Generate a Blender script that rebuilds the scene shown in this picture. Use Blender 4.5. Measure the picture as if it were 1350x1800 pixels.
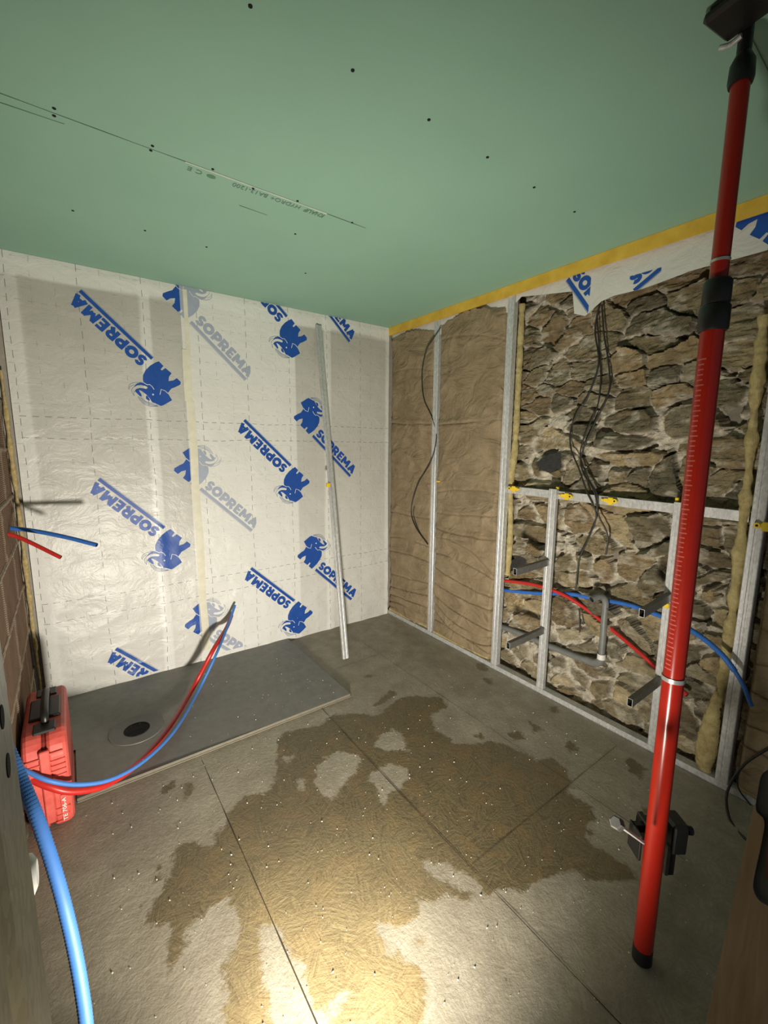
import bpy, math, random
import numpy as np
from mathutils import Vector, Matrix
from mathutils.geometry import tessellate_polygon
random.seed(5); RNG = np.random.default_rng(7)
for o in list(bpy.data.objects): bpy.data.objects.remove(o)
S = bpy.context.scene; COL = S.collection

# ------------------------------------------------------------------ camera
CX, CY, CZ, YAW, PIT, ROL, FL = -2.28328, -3.07055, 1.53136, .631133, .153112, .00756685, 762.222
_f = np.array([math.sin(YAW)*math.cos(PIT), math.cos(YAW)*math.cos(PIT), -math.sin(PIT)])
_r0 = np.array([math.cos(YAW), -math.sin(YAW), 0.]); _u0 = np.cross(_r0, _f)
_r = math.cos(ROL)*_r0+math.sin(ROL)*_u0; _u = -math.sin(ROL)*_r0+math.cos(ROL)*_u0
cam = bpy.data.objects.new('camera', bpy.data.cameras.new('camera')); COL.objects.link(cam)
M = Matrix.Identity(4)
for i in range(3):
    M[i][0] = _r[i]; M[i][1] = _u[i]; M[i][2] = -_f[i]; M[i][3] = (CX, CY, CZ)[i]
cam.matrix_world = M
cam.data.sensor_fit = 'HORIZONTAL'; cam.data.sensor_width = 36; cam.data.lens = FL/1350*36
cam.data.clip_start = .02; S.camera = cam
def at(px, py, ax, v):
    "world point where the sight line of a photo pixel meets the plane axis=v"
    o = np.array([CX, CY, CZ]); d = _f+_r*(px-675)/FL-_u*(py-900)/FL
    return o+d*(v-o[ax])/d[ax]

# ------------------------------------------------------------------ light
W = bpy.data.worlds.new('world'); S.world = W; W.use_nodes = True
W.node_tree.nodes['Background'].inputs[0].default_value = (.80, .88, 1.0, 1)
W.node_tree.nodes['Background'].inputs[1].default_value = .06
ld = bpy.data.lights.new('flood_lamp', 'SPOT'); ld.shadow_soft_size = .07; ld.spot_size = math.radians(140); ld.spot_blend = 1
ld.energy = 195; ld.color = (1, .93, .80)
lo = bpy.data.objects.new('flood_lamp', ld); COL.objects.link(lo)
lo.location = (-2.04, -2.68, .28)
lo.rotation_euler = Vector((.54, 1, .36)).to_track_quat('-Z', 'Y').to_euler()
S.view_settings.view_transform = 'Standard'; S.view_settings.look = 'None'
S.view_settings.gamma = 1; S.view_settings.use_curve_mapping = False
S.view_settings.exposure = .64

# ------------------------------------------------------------------ material helper
class NT:
    def __init__(s, name, rough=.6, metal=0, spec=.5):
        s.m = bpy.data.materials.new(name); s.m.use_nodes = True
        s.t = s.m.node_tree; s.b = s.t.nodes['Principled BSDF']
        s.b.inputs['Roughness'].default_value = rough; s.b.inputs['Metallic'].default_value = metal
        s.b.inputs['Specular IOR Level'].default_value = spec
    def n(s, typ, **k):
        x = s.t.nodes.new(typ)
        for a, v in k.items():
            if hasattr(x, a): setattr(x, a, v)
            else: s.set(x.inputs[a.replace('_', ' ')], v)
        return x
    def set(s, sock, v):
        if isinstance(v, bpy.types.NodeSocket): s.t.links.new(v, sock)
        elif isinstance(v, bpy.types.Node): s.t.links.new(v.outputs[0], sock)
        else: sock.default_value = v
    def pos(s): return s.n('ShaderNodeTexCoord').outputs['Object']
    def xyz(s):
        x = s.n('ShaderNodeSeparateXYZ'); s.set(x.inputs[0], s.pos()); return x.outputs
    def attr(s, name):
        x = s.n('ShaderNodeAttribute'); x.attribute_name = name; return x
    def math(s, op, a, b=None, c=None, clamp=False):
        x = s.t.nodes.new('ShaderNodeMath'); x.operation = op; x.use_clamp = clamp
        s.set(x.inputs[0], a)
        if b is not None: s.set(x.inputs[1], b)
        if c is not None: s.set(x.inputs[2], c)
        return x.outputs[0]
    def mapping(s, scale=(1, 1, 1), rot=(0, 0, 0), vec=None):
        x = s.t.nodes.new('ShaderNodeMapping'); s.set(x.inputs[0], vec if vec is not None else s.pos())
        x.inputs['Rotation'].default_value = rot; x.inputs['Scale'].default_value = scale; return x.outputs[0]
    def noise(s, scale, detail=4, rough=.5, vec=None, out=0, dist=0):
        x = s.t.nodes.new('ShaderNodeTexNoise'); s.set(x.inputs['Vector'], vec if vec is not None else s.pos())
        x.inputs['Scale'].default_value = scale; x.inputs['Detail'].default_value = detail
        x.inputs['Roughness'].default_value = rough; x.inputs['Distortion'].default_value = dist
        return x.outputs[out]
    def ramp(s, fac, stops):
        x = s.t.nodes.new('ShaderNodeValToRGB'); s.set(x.inputs[0], fac); e = x.color_ramp.elements
        while len(e) < len(stops): e.new(.5)
        for q, (p, c) in zip(e, stops):
            q.position = p; q.color = (c, c, c, 1) if not hasattr(c, '__len__') else (*c, 1)
        return x.outputs[0]
    def mix(s, fac, a, b, mode='MIX'):
        x = s.t.nodes.new('ShaderNodeMix'); x.data_type = 'RGBA'; x.blend_type = mode
        s.set(x.inputs[0], fac)
        for k, v in ((6, a), (7, b)):
            if isinstance(v, (tuple, list)): x.inputs[k].default_value = (*v, 1)[:4]
            else: s.set(x.inputs[k], v)
        return x.outputs[2]
    def step(s, v, lo_, hi):      # smooth 0..1 ramp
        x = s.t.nodes.new('ShaderNodeMapRange'); x.interpolation_type = 'SMOOTHSTEP'
        s.set(x.inputs[0], v); x.inputs[1].default_value = lo_; x.inputs[2].default_value = hi
        return x.outputs[0]
    def col(s, c): s.set(s.b.inputs['Base Color'], (*c, 1) if isinstance(c, tuple) else c)
    def rough(s, v): s.set(s.b.inputs['Roughness'], v)
    def bump(s, h, strength=.3, dist=.01, prev=None):
        x = s.t.nodes.new('ShaderNodeBump'); s.set(x.inputs['Height'], h)
        x.inputs['Strength'].default_value = strength; x.inputs['Distance'].default_value = dist
        if prev is not None: s.set(x.inputs['Normal'], prev)
        s.set(s.b.inputs['Normal'], x.outputs[0]); return x.outputs[0]
def plain(name, c, rough=.5, metal=0, var=.12, scale=30, bump=0, spec=.5):
    m = NT(name, rough, metal, spec)
    n = m.noise(scale, 5, .6)
    m.col(m.mix(m.ramp(n, [(.3, 0.), (.7, 1.)]), tuple(x*(1-var) for x in c), tuple(min(1, x*(1+var)) for x in c)))
    if bump: m.bump(n, bump, .004)
    return m.m
MAT = {}
MAT['blue_ink'] = plain('blue_ink', (.012, .075, .36), .42, var=.08)
MAT['faded_ink'] = plain('faded_ink', (.36, .40, .50), .5, var=.05)
MAT['thin_ink'] = plain('thin_ink', (.17, .23, .36), .5)
MAT['black'] = plain('black_plastic', (.012, .012, .012), .4)
MAT['dark'] = plain('dark_hole', (.004, .004, .004), .9)
MAT['cable'] = plain('black_cable', (.018, .017, .015), .45)
MAT['blue_pipe'] = plain('blue_plastic', (.06, .20, .58), .55, var=.06)
MAT['blue_wall_pipe'] = plain('blue_plastic_dusty', (.03, .14, .50), .5, var=.15)
MAT['red_pipe'] = plain('red_plastic', (.50, .022, .018), .38, var=.08)
MAT['grey_pipe'] = plain('grey_pvc', (.17, .175, .17), .42, var=.12)
MAT['yellow_clip'] = plain('yellow_plastic', (.80, .56, .02), .4)
MAT['tape_white'] = plain('white_plastic', (.75, .74, .70), .4)
MAT['red_paint'] = plain('red_gloss_paint', (.36, .016, .008), .24, var=.05)
MAT['tick'] = plain('tick_mark', (.52, .12, .09), .4)
MAT['rod'] = plain('polished_steel', (.8, .8, .76), .35, .2)
MAT['ring'] = plain('steel_ring', (.6, .6, .58), .3, .6)
MAT['inside'] = plain('inside_dark', (.02, .02, .018), .8)
def galv(name, c):
    m = NT(name, .42, .35)
    v = m.t.nodes.new('ShaderNodeTexVoronoi'); m.set(v.inputs['Vector'], m.mapping((1, 1, .5))); v.inputs['Scale'].default_value = 130
    n = m.noise(14, 5, .6, m.mapping((1, 1, .15)))
    g = m.mix(m.ramp(v.outputs['Color'], [(.2, 0.), (.8, 1.)]), tuple(x*.82 for x in c), tuple(min(1, x*1.1) for x in c))
    m.col(m.mix(m.ramp(n, [(.35, 0.), (.75, .45)]), g, tuple(x*.6 for x in c)))
    m.bump(v.outputs['Distance'], .15, .001); return m.m
MAT['galv'] = galv('galvanised_steel', (.62, .63, .63))
MAT['galv_dark'] = galv('weathered_steel', (.17, .17, .16))
MAT['jamb'] = galv('dull_galvanised_steel', (.50, .51, .46))

# ------------------------------------------------------------------ mesh helper
def tag(o, label=None, cat=None, group=None, kind=None):
    if label: o['label'] = label
    if cat: o['category'] = cat
    if group: o['group'] = group
    if kind: o['kind'] = kind
    return o
def empty(name, loc=(0, 0, 0)):
    o = bpy.data.objects.new(name, None); o.location = loc; COL.objects.link(o); o.empty_display_size = .05; return o
class MB:
    def __init__(s): s.v = []; s.f = []; s.mi = []; s.sm = []
    def add(s, vs, fs, mi=0, smooth=False):
        b = len(s.v); s.v += [tuple(map(float, p)) for p in vs]
        for f in fs: s.f.append(tuple(b+i for i in f)); s.mi.append(mi); s.sm.append(smooth)
        return s
    def box(s, lo, hi, mi=0, R=None, o=(0, 0, 0)):
        (a, b, c), (d, e, f) = lo, hi
        vs = [(x, y, z) for x in (a, d) for y in (b, e) for z in (c, f)]
        if R is not None: vs = [tuple(R @ Vector(p)+Vector(o)) for p in vs]
        return s.add(vs, [(0, 1, 3, 2), (4, 6, 7, 5), (0, 4, 5, 1), (2, 3, 7, 6), (0, 2, 6, 4), (1, 5, 7, 3)], mi)
    def cbox(s, lo, hi, ch, mi=0, R=None, o=(0, 0, 0)):
        "box with chamfered edges"
        lo, hi = np.minimum(lo, hi).astype(float), np.maximum(lo, hi).astype(float); pts = []
        c = (lo+hi)/2; h = (hi-lo)/2; ch = min(ch, h.min()*.9)
        idx = {}
        for sx in (-1, 1):
            for sy in (-1, 1):
                for sz in (-1, 1):
                    sg = np.array([sx, sy, sz])
                    for k in range(3):
                        q = sg*(h-ch); q = q.astype(float); q[k] = sg[k]*h[k]
                        idx[(sx, sy, sz, k)] = len(pts); pts.append(tuple(c+q))
        F = []
        for k in range(3):
            a, b = [j for j in range(3) if j != k]
            for sg in (-1, 1):
                r = []
                for u, w in ((-1, -1), (1, -1), (1, 1), (-1, 1)):
                    t = [0, 0, 0]; t[k] = sg; t[a] = u; t[b] = w; r.append(idx[(*t, k)])
                F.append(r if sg*(1 if k != 1 else -1) > 0 else r[::-1])
        for a in range(3):           # edges along axis a
            b, c2 = [j for j in range(3) if j != a]
            for u in (-1, 1):
                for w in (-1, 1):
                    t0 = [0]*3; t1 = [0]*3; t0[a] = -1; t1[a] = 1
                    for t in (t0, t1): t[b] = u; t[c2] = w
                    F.append([idx[(*t0, b)], idx[(*t1, b)], idx[(*t1, c2)], idx[(*t0, c2)]])
        for sx in (-1, 1):
            for sy in (-1, 1):
                for sz in (-1, 1): F.append([idx[(sx, sy, sz, k)] for k in range(3)])
        if R is not None: pts = [tuple(R @ Vector(p)+Vector(o)) for p in pts]
        return s.add(pts, F, mi)
    def tube(s, pts, r, n=12, caps=True, mi=0, wall=0, smooth=True, fl=1.0):
        P = [Vector(p) for p in pts]; m = len(P); rr = r if hasattr(r, '__len__') else [r]*m
        T = [(P[min(i+1, m-1)]-P[max(i-1, 0)]).normalized() for i in range(m)]
        nrm = T[0].orthogonal().normalized(); vs = []
        for i in range(m):
            nrm = (nrm-T[i]*nrm.dot(T[i])).normalized(); bi = T[i].cross(nrm)
            for k in range(n):
                a = 2*math.pi*k/n; vs.append(P[i]+(nrm*math.cos(a)+bi*math.sin(a)*fl)*rr[i])
        fs = [(i*n+k, i*n+(k+1) % n, (i+1)*n+(k+1) % n, (i+1)*n+k) for i in range(m-1) for k in range(n)]
        s.add(vs, fs, mi, smooth)
        if wall:
            for e in (0, m-1):
                off = T[e]*(-1 if e else 1); ring = vs[e*n:(e+1)*n]
                inn = [P[e]+(q-P[e])*(1-wall) for q in ring]; dp = [q+off*rr[e]*1.5 for q in inn]
                s.add(ring+inn+dp, [(k, (k+1) % n, n+(k+1) % n, n+k) for k in range(n)], mi)
                s.add(inn+dp, [(k, (k+1) % n, n+(k+1) % n, n+k) for k in range(n)]+[tuple(range(n, 2*n))], mi+1)
        elif caps:
            s.add(vs[:n], [tuple(range(n))[::-1]], mi); s.add(vs[-n:], [tuple(range(n))], mi)
        return s
    def extrude(s, prof, a, b, ux, uy, mi=0, closed=True):
        "sweep a 2-D profile (list of (p,q)) from a to b; ux, uy = directions of p and q"
        a, b, ux, uy = map(Vector, (a, b, ux, uy)); n = len(prof)
        vs = [e+ux*p+uy*q for e in (a, b) for p, q in prof]
        fs = [(k, (k+1) % n, n+(k+1) % n, n+k) for k in range(n if closed else n-1)]
        s.add(vs, fs, mi)
        if closed:
            t = tessellate_polygon([[Vector((p, q, 0)) for p, q in prof]])
            s.add(vs[:n], [f[::-1] for f in t], mi); s.add(vs[n:], [tuple(f) for f in t], mi)
        return s
    def build(s, name, mats, parent=None, **k):
        me = bpy.data.meshes.new(name); me.from_pydata(s.v, [], s.f)
        for m in (mats if isinstance(mats, (list, tuple)) else [mats]): me.materials.append(MAT[m] if isinstance(m, str) else m)
        me.polygons.foreach_set('material_index', s.mi); me.polygons.foreach_set('use_smooth', s.sm); me.update()
        o = bpy.data.objects.new(name, me); COL.objects.link(o)
        if parent is not None:
            o.parent = parent; o.location = -parent.location
        if k: tag(o, **k)
        return o
def cat(P, n=8):
    "smooth curve through points"
    P = [np.array(p, float) for p in P]; P = [2*P[0]-P[1]]+P+[2*P[-1]-P[-2]]; R = []
    for i in range(1, len(P)-2):
        for k in range(n):
            t = k/n; a, b, c, d = P[i-1:i+3]
            R.append(.5*((2*b)+(-a+c)*t+(2*a-5*b+4*c-d)*t*t+(-a+3*b-3*c+d)*t**3))
    R.append(P[-2]); return R
def resample(R, step):
    R = np.array(R); L = np.r_[0, np.cumsum(np.linalg.norm(np.diff(R, axis=0), axis=1))]
    t = np.linspace(0, L[-1], max(2, int(L[-1]/step))); return np.stack([np.interp(t, L, R[:, k]) for k in range(3)], 1)

# ---- numpy noise
def vnoise(x, y, seed=0):
    xi = np.floor(x).astype(np.int64); yi = np.floor(y).astype(np.int64); fx = x-xi; fy = y-yi
    fx = fx*fx*(3-2*fx); fy = fy*fy*(3-2*fy)
    def h(a, b):
        n = (a*374761393+b*668265263+seed*1442695041) & 0x7fffffff
        n = ((n ^ (n >> 13))*1274126177) & 0x7fffffff
        return ((n ^ (n >> 16)) & 0xffff)/65535.
    return (h(xi, yi)*(1-fx)+h(xi+1, yi)*fx)*(1-fy)+(h(xi, yi+1)*(1-fx)+h(xi+1, yi+1)*fx)*fy
def fbm(x, y, o=4, seed=0):
    r = 0; a = .5; t = 0
    for k in range(o): r = r+a*vnoise(x*2**k+k*17.3, y*2**k+k*5.1, seed+k); t += a; a *= .5
    return r/t
def sstep(e0, e1, x):
    t = np.clip((x-e0)/(e1-e0), 0, 1); return t*t*(3-2*t)
def grid(name, U, V, fn, mats, attrs=None, parent=None, smooth=True, keep=None, flip=False):
    "height field: fn(u, v) -> (x, y, z) arrays; attrs {name: array}"
    u, v = np.meshgrid(U, V, indexing='ij'); X = np.stack(fn(u, v), -1).reshape(-1, 3)
    nu, nv = len(U), len(V); i = np.arange(nu*nv).reshape(nu, nv)
    F = np.stack([i[:-1, :-1], i[1:, :-1], i[1:, 1:], i[:-1, 1:]], -1)
    if flip: F = F[..., ::-1]
    F = F.reshape(-1, 4)
    if keep is not None:
        kk = keep(u, v).reshape(-1); F = F[kk[F].all(1)]
    me = bpy.data.meshes.new(name)
    me.vertices.add(len(X)); me.vertices.foreach_set('co', X.astype(np.float32).ravel())
    me.loops.add(F.size); me.loops.foreach_set('vertex_index', F.ravel().astype(np.int32))
    me.polygons.add(len(F)); me.polygons.foreach_set('loop_start', np.arange(0, F.size, 4, dtype=np.int32))
    me.polygons.foreach_set('use_smooth', np.full(len(F), smooth)); me.update(calc_edges=True)
    for k, a in (attrs or {}).items():
        a = np.asarray(a)
        if a.ndim == 3:
            at_ = me.attributes.new(k, 'FLOAT_COLOR', 'POINT'); c = np.ones((len(X), 4), np.float32); c[:, :3] = a.reshape(-1, 3); at_.data.foreach_set('color', c.ravel())
        else:
            at_ = me.attributes.new(k, 'FLOAT', 'POINT'); at_.data.foreach_set('value', a.astype(np.float32).ravel())
    for m in (mats if isinstance(mats, (list, tuple)) else [mats]): me.materials.append(MAT[m] if isinstance(m, str) else m)
    o = bpy.data.objects.new(name, me); COL.objects.link(o)
    if parent is not None: o.parent = parent; o.location = -parent.location
    return o
def sdf(x, y, poly):
    "signed distance (positive inside)"
    P = np.array(poly); d = np.full(x.shape, 1e9); ins = np.zeros(x.shape, bool)
    for (x0, y0), (x1, y1) in zip(P, np.roll(P, -1, 0)):
        ex, ey = x1-x0, y1-y0; L = ex*ex+ey*ey+1e-12
        t = np.clip(((x-x0)*ex+(y-y0)*ey)/L, 0, 1); d = np.minimum(d, np.hypot(x-x0-t*ex, y-y0-t*ey))
        c = ((y0 > y) != (y1 > y)) & (x < (x1-x0)*(y-y0)/(y1-y0+1e-12)+x0); ins ^= c
    return np.where(ins, d, -d)

# ================================================================== FLOOR
def f6(P): return [tuple(at(200+x*.5185, 1150+y*.5185, 2, 0)[:2]) for x, y in P]
def f8(P): return [tuple(at(700+x*.4815, 1100+y*.4815, 2, 0)[:2]) for x, y in P]
wet = f6([(95, 920), (120, 860), (180, 770), (190, 700), (235, 635), (330, 640), (320, 600), (385, 575), (390, 530), (440, 480), (520, 470), (545, 400), (555, 300), (580, 265), (700, 235), (760, 200), (890, 205), (960, 150), (1000, 140), (1110, 140), (1130, 180), (1075, 210), (1090, 250), (1150, 290)]) \
    + f8([(200, 430), (350, 420), (440, 450), (500, 490), (560, 480), (620, 520), (640, 570), (620, 610), (700, 650), (720, 700), (690, 740), (700, 790), (780, 830), (870, 900), (880, 930), (750, 920), (690, 940), (640, 900), (530, 930), (470, 960), (360, 960), (320, 990), (230, 1000), (180, 980)]) \
    + f6([(1080, 840), (1030, 830), (1020, 890), (960, 930), (900, 920), (930, 990), (1000, 1040), (1060, 1090), (1050, 1250), (1060, 1600), (380, 1600), (370, 1254), (385, 1160), (365, 1070), (410, 1000), (415, 880), (370, 830), (300, 880), (240, 950), (225, 1030), (190, 1080), (175, 1000), (195, 915), (150, 935)])
dry = [f6([(700, 360), (760, 330), (830, 340), (830, 380), (800, 430), (760, 450), (740, 495), (700, 480), (680, 430), (690, 390)]),
       f6([(880, 400), (930, 375), (990, 385), (1000, 420), (970, 450), (930, 470), (920, 500), (890, 460), (875, 430)]),
       f6([(900, 280), (945, 250), (990, 300), (1000, 330), (940, 330), (890, 310)]),
       f6([(570, 345), (605, 345), (600, 365), (572, 362)]), f6([(625, 425), (650, 425), (640, 460), (625, 450)]),
       f6([(1060, 710), (1140, 715), (1200, 755), (1245, 795), (1190, 800), (1120, 765), (1085, 760)]),
       f6([(500, 925), (545, 935), (580, 1005), (600, 1050), (655, 1050), (640, 1110), (680, 1190), (720, 1225), (760, 1160), (790, 1165), (740, 1260), (760, 1600), (520, 1600), (525, 1254), (510, 1150), (500, 1060)])]
extra = [f6([(885, 175), (900, 145), (935, 125), (960, 130), (930, 165), (900, 178)]), f6([(840, 72), (870, 65), (890, 72), (860, 82)]),
         f6([(1015, 965), (1030, 950), (1050, 965), (1040, 990), (1020, 990)]), f6([(1225, 280), (1245, 270), (1262, 280), (1245, 292)]),
         f8([(610, 440), (625, 422), (650, 430), (655, 455), (625, 465)]), f8([(395, 390), (440, 380), (460, 410), (420, 420)]),
         f8([(310, 190), (345, 195), (350, 215), (325, 215)]), f8([(280, 130), (320, 140), (330, 165), (295, 165)]),
         f8([(540, 295), (575, 295), (590, 310), (560, 318)]), f8([(670, 740), (700, 735), (725, 760), (700, 780)]),
         f8([(470, 345), (500, 360), (525, 380), (500, 385)]), f8([(860, 680), (900, 660), (960, 670), (930, 700), (880, 700)]),
         f8([(820, 490), (850, 480), (900, 520), (890, 560), (850, 530)]), f6([(160, 460), (200, 430), (205, 450), (165, 490)]), f6([(225, 440), (280, 425), (275, 470), (235, 500)]),
         f6([(140, 720), (165, 700), (165, 750), (145, 770)])]
def make_floor():
    m = NT('wet_osb_floor', .5)
    P = m.pos()
    def strands(sc, seed, st=(9, 130, 1)):
        v = m.t.nodes.new('ShaderNodeTexVoronoi'); m.set(v.inputs['Vector'], m.mapping((1, 1, 0), (0, 0, seed))); v.inputs['Scale'].default_value = sc
        r = m.t.nodes.new('ShaderNodeVectorRotate'); r.rotation_type = 'Z_AXIS'
        m.set(r.inputs['Vector'], P); sep = m.t.nodes.new('ShaderNodeSeparateColor'); m.set(sep.inputs[0], v.outputs['Color'])
        m.set(r.inputs['Angle'], m.math('MULTIPLY', sep.outputs[0], 6.28))
        return m.noise(1, 2, .6, m.mapping(st, (0, 0, 0), r.outputs[0])), sep.outputs[1]
    s1, c1 = strands(16, .3); s2, c2 = strands(27, 1.2, (16, 200, 1))
    st = m.math('ADD', m.math('MULTIPLY', s1, .55), m.math('MULTIPLY', s2, .45))
    nz = m.noise(9, 8, .72); nf = m.noise(38, 5, .65)
    w = m.attr('wet').outputs['Fac']
    ww = m.math('ADD', w, m.math('ADD', m.math('MULTIPLY', m.math('SUBTRACT', nz, .5), .13), m.math('MULTIPLY', m.math('SUBTRACT', nf, .5), .05)))
    mask = m.step(ww, -.008, .014)
    n2 = m.noise(2.2, 5, .6)
    dryc = m.mix(m.ramp(nz, [(.3, 0.), (.7, 1.)]), (.28, .25, .19), (.45, .41, .325))
    dryc = m.mix(m.ramp(st, [(.40, .35), (.6, 0.)]), dryc, (.20, .16, .11))
    wetc = m.mix(m.ramp(st, [(.36, 0.), (.62, 1.)]), (.085, .068, .036), (.19, .15, .078))
    wetc = m.mix(m.ramp(c1, [(.6, 0.), (.8, .35)]), wetc, (.22, .14, .06))
    # clean: wet ochre board lightened round the lamp, its light painted in
    wetc = m.mix(m.math('MULTIPLY', m.attr('lamp_pool').outputs['Fac'], .85), wetc, m.mix(m.ramp(st, [(.36, 0.), (.62, 1.)]), (.27, .205, .10), (.43, .335, .18)))
    c = m.mix(mask, dryc, wetc)
    c = m.mix(m.ramp(n2, [(.35, .30), (.6, 0.)]), c, (.12, .095, .065))
    # dark small stains
    c = m.mix(m.ramp(m.noise(26, 3, .6), [(.70, 0.), (.76, .55)]), c, (.07, .05, .028))
    jx = m.attr('joint').outputs['Fac']
    c = m.mix(m.step(jx, .45, .9), c, (.035, .026, .016))
    m.col(c)
    m.rough(m.math('ADD', m.math('MULTIPLY', mask, -.16), m.math('ADD', .50, m.math('MULTIPLY', nf, .16))))
    h = m.math('ADD', m.math('MULTIPLY', st, m.math('ADD', .28, m.math('MULTIPLY', mask, .3))), m.math('MULTIPLY', m.noise(60, 5, .75), .8))
    h = m.math('SUBTRACT', h, m.math('MULTIPLY', jx, 1.2))
    m.bump(h, .55, .006)
    U = np.arange(-2.62, .26, .0125); V = np.arange(-3.9, .08, .0125); x, y = np.meshgrid(U, V, indexing='ij')
    s = sdf(x, y, wet)
    for p in dry: s = np.minimum(s, -sdf(x, y, p))
    for p in extra: s = np.maximum(s, sdf(x, y, p))
    s = np.clip(s, -.12, .12)
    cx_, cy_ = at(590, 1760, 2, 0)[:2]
    lamp_pool = np.clip(1.15-np.hypot((x-cx_)/.55, (y-cy_)/.62), 0, 1)*(.55+.9*(fbm(x*6, y*6, 4, 3)-.3))
    bx = np.zeros(x.shape)
    return grid('floor', U, V, lambda u, v: (u, v, .0025*(fbm(u*5, v*5, 4, 9)-.5)-.0015), m.m, {'wet': s, 'lamp_pool': np.clip(lamp_pool, 0, 1), 'joint': bx})
floor = make_floor(); tag(floor, kind='structure')
# board joints: thin dark strips laid along the seams
jm = plain('joint_gap', (.03, .022, .014), .9)
def seam(pts, w=.0016, seed=0, z=.0016):
    P = resample([np.array([a, b, z]) for a, b in pts], .03); b = MB(); L = []
    for i, p in enumerate(P):
        d = P[min(i+1, len(P)-1)]-P[max(i-1, 0)]; d /= np.linalg.norm(d); nn = np.array([-d[1], d[0], 0])
        ww = w*(.5+1.3*vnoise(np.array(i*.37), np.array(seed*3.1), seed)); q = p+nn*.0018*(vnoise(np.array(i*.21), np.array(.5), seed+4)-.5)
        L += [q+nn*ww, q-nn*ww]
    return L
b = MB()
for k, pts in enumerate([[(-1.866, -3.8), (-1.868, -1.0)], [(-1.21, -3.8), (-1.205, -1.7), (-1.19, -.96)], [(-.53, -2.6), (-.52, -.4)], [(-.1, -2.142), (-.54, -2.145)], [(-.545, -2.145), (-1.2, -2.15)], [(-.53, -.62), (-.9, -.62)]]):
    L = seam(pts, seed=k, w=.0012 if k < 2 else .0008); n = len(L)//2
    b.add(L, [(2*i, 2*i+2, 2*i+3, 2*i+1) for i in range(n-1)])
b.build('seams', jm, floor)
floor.children[0].location = (0, 0, 0)
def crumbs(name, n, area, z, label, zf=None, big=1.0):
    b = MB()
    for i in range(n):
        x = random.uniform(*area[0]); y = random.uniform(*area[1]); r = random.choice([.0012, .0015, .002, .003])*big; zz = zf(x, y) if zf else z
        a = random.uniform(0, 6.28); c, s_ = math.cos(a)*r, math.sin(a)*r; e = random.uniform(.5, 1.5)
        v = [(x+c, y+s_, zz), (x-s_*e, y+c*e, zz), (x-c, y-s_, zz), (x+s_*e, y-c*e, zz), (x+c*.2, y, zz+r*1.1), (x-c*.3, y+s_*.2, zz+r*.9)]
        b.add(v, [(0, 1, 4), (1, 5, 4), (1, 2, 5), (2, 3, 5), (3, 4, 5), (3, 0, 4)])
    return b.build(name, plain(name+'_mat', (.62, .58, .48), .5), None, label=label, cat='debris', kind='stuff')
crumbs('plaster_crumbs', 520, ((-2.35, -.2), (-2.95, -1.03)), .001, 'pale plaster crumbs and grit strewn over the damp board floor')

# ================================================================== CEILING
def make_ceiling():
    m = NT('green_plasterboard', .75, spec=.25)
    n = m.noise(1.3, 4, .6); f = m.noise(260, 2, .6)
    c = m.mix(m.ramp(n, [(.3, 0.), (.7, 1.)]), (.25, .43, .33), (.28, .47, .365))
    c = m.mix(m.ramp(m.noise(45, 6, .7, m.mapping((1, .35, 1))), [(.66, 0.), (.8, .25)]), c, (.33, .50, .40))
    m.col(c); m.bump(f, .12, .001)
    b = MB(); b.box((-2.7, -3.9, 2.5), (.3, .12, 2.52))
    o = b.build('ceiling', m.m, None, kind='structure')
    # joint along y=-1.31 : scraped pale paper line + hairline gap; second joint at the right
    pale = plain('scraped_paper', (.50, .58, .50), .7); gap = plain('joint_hairline', (.08, .14, .11), .9)
    b = MB(); L = seam([(-1.86, -1.305), (-1.30, -1.298)], .0035, 3, 2.4985); n_ = len(L)//2
    b.add(L, [(2*i, 2*i+2, 2*i+3, 2*i+1) for i in range(n_-1)], 0)
    for k, pts in enumerate([[(-2.6, -1.318), (-1.1, -1.296)], [(-2.6, -1.262), (-2.2, -1.276)], [(-1.05, -2.62), (.02, -2.60)], [(-1.62, -1.14), (-1.5, -1.135)]]):
        L = seam(pts, .0012, k+8, 2.4988); n_ = len(L)//2
        b.add(L, [(2*i, 2*i+2, 2*i+3, 2*i+1) for i in range(n_-1)], 1)
    b.build('board_joint', [pale, gap], o).location = (0, 0, 0)
    return o
ceil = make_ceiling()
sc = [(95, 190), (95, 203), (268, 256), (265, 264), (374, 297), (445, 331), (523, 353), (619, 391), (620, 123), (754, 210), (440, 10), (857, 276), (939, 329), (128, 370), (255, 405), (519, 411), (363, 434), (537, 480), (1010, 372)]
b = MB()
for i, (px, py) in enumerate(sc):
    x, y, _ = at(px, py, 2, 2.5); b.tube([(x, y, 2.5), (x, y, 2.4982)], .0052, 8)
so = b.build('screw_heads', 'dark', ceil); so.location = (0, 0, 0)

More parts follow.
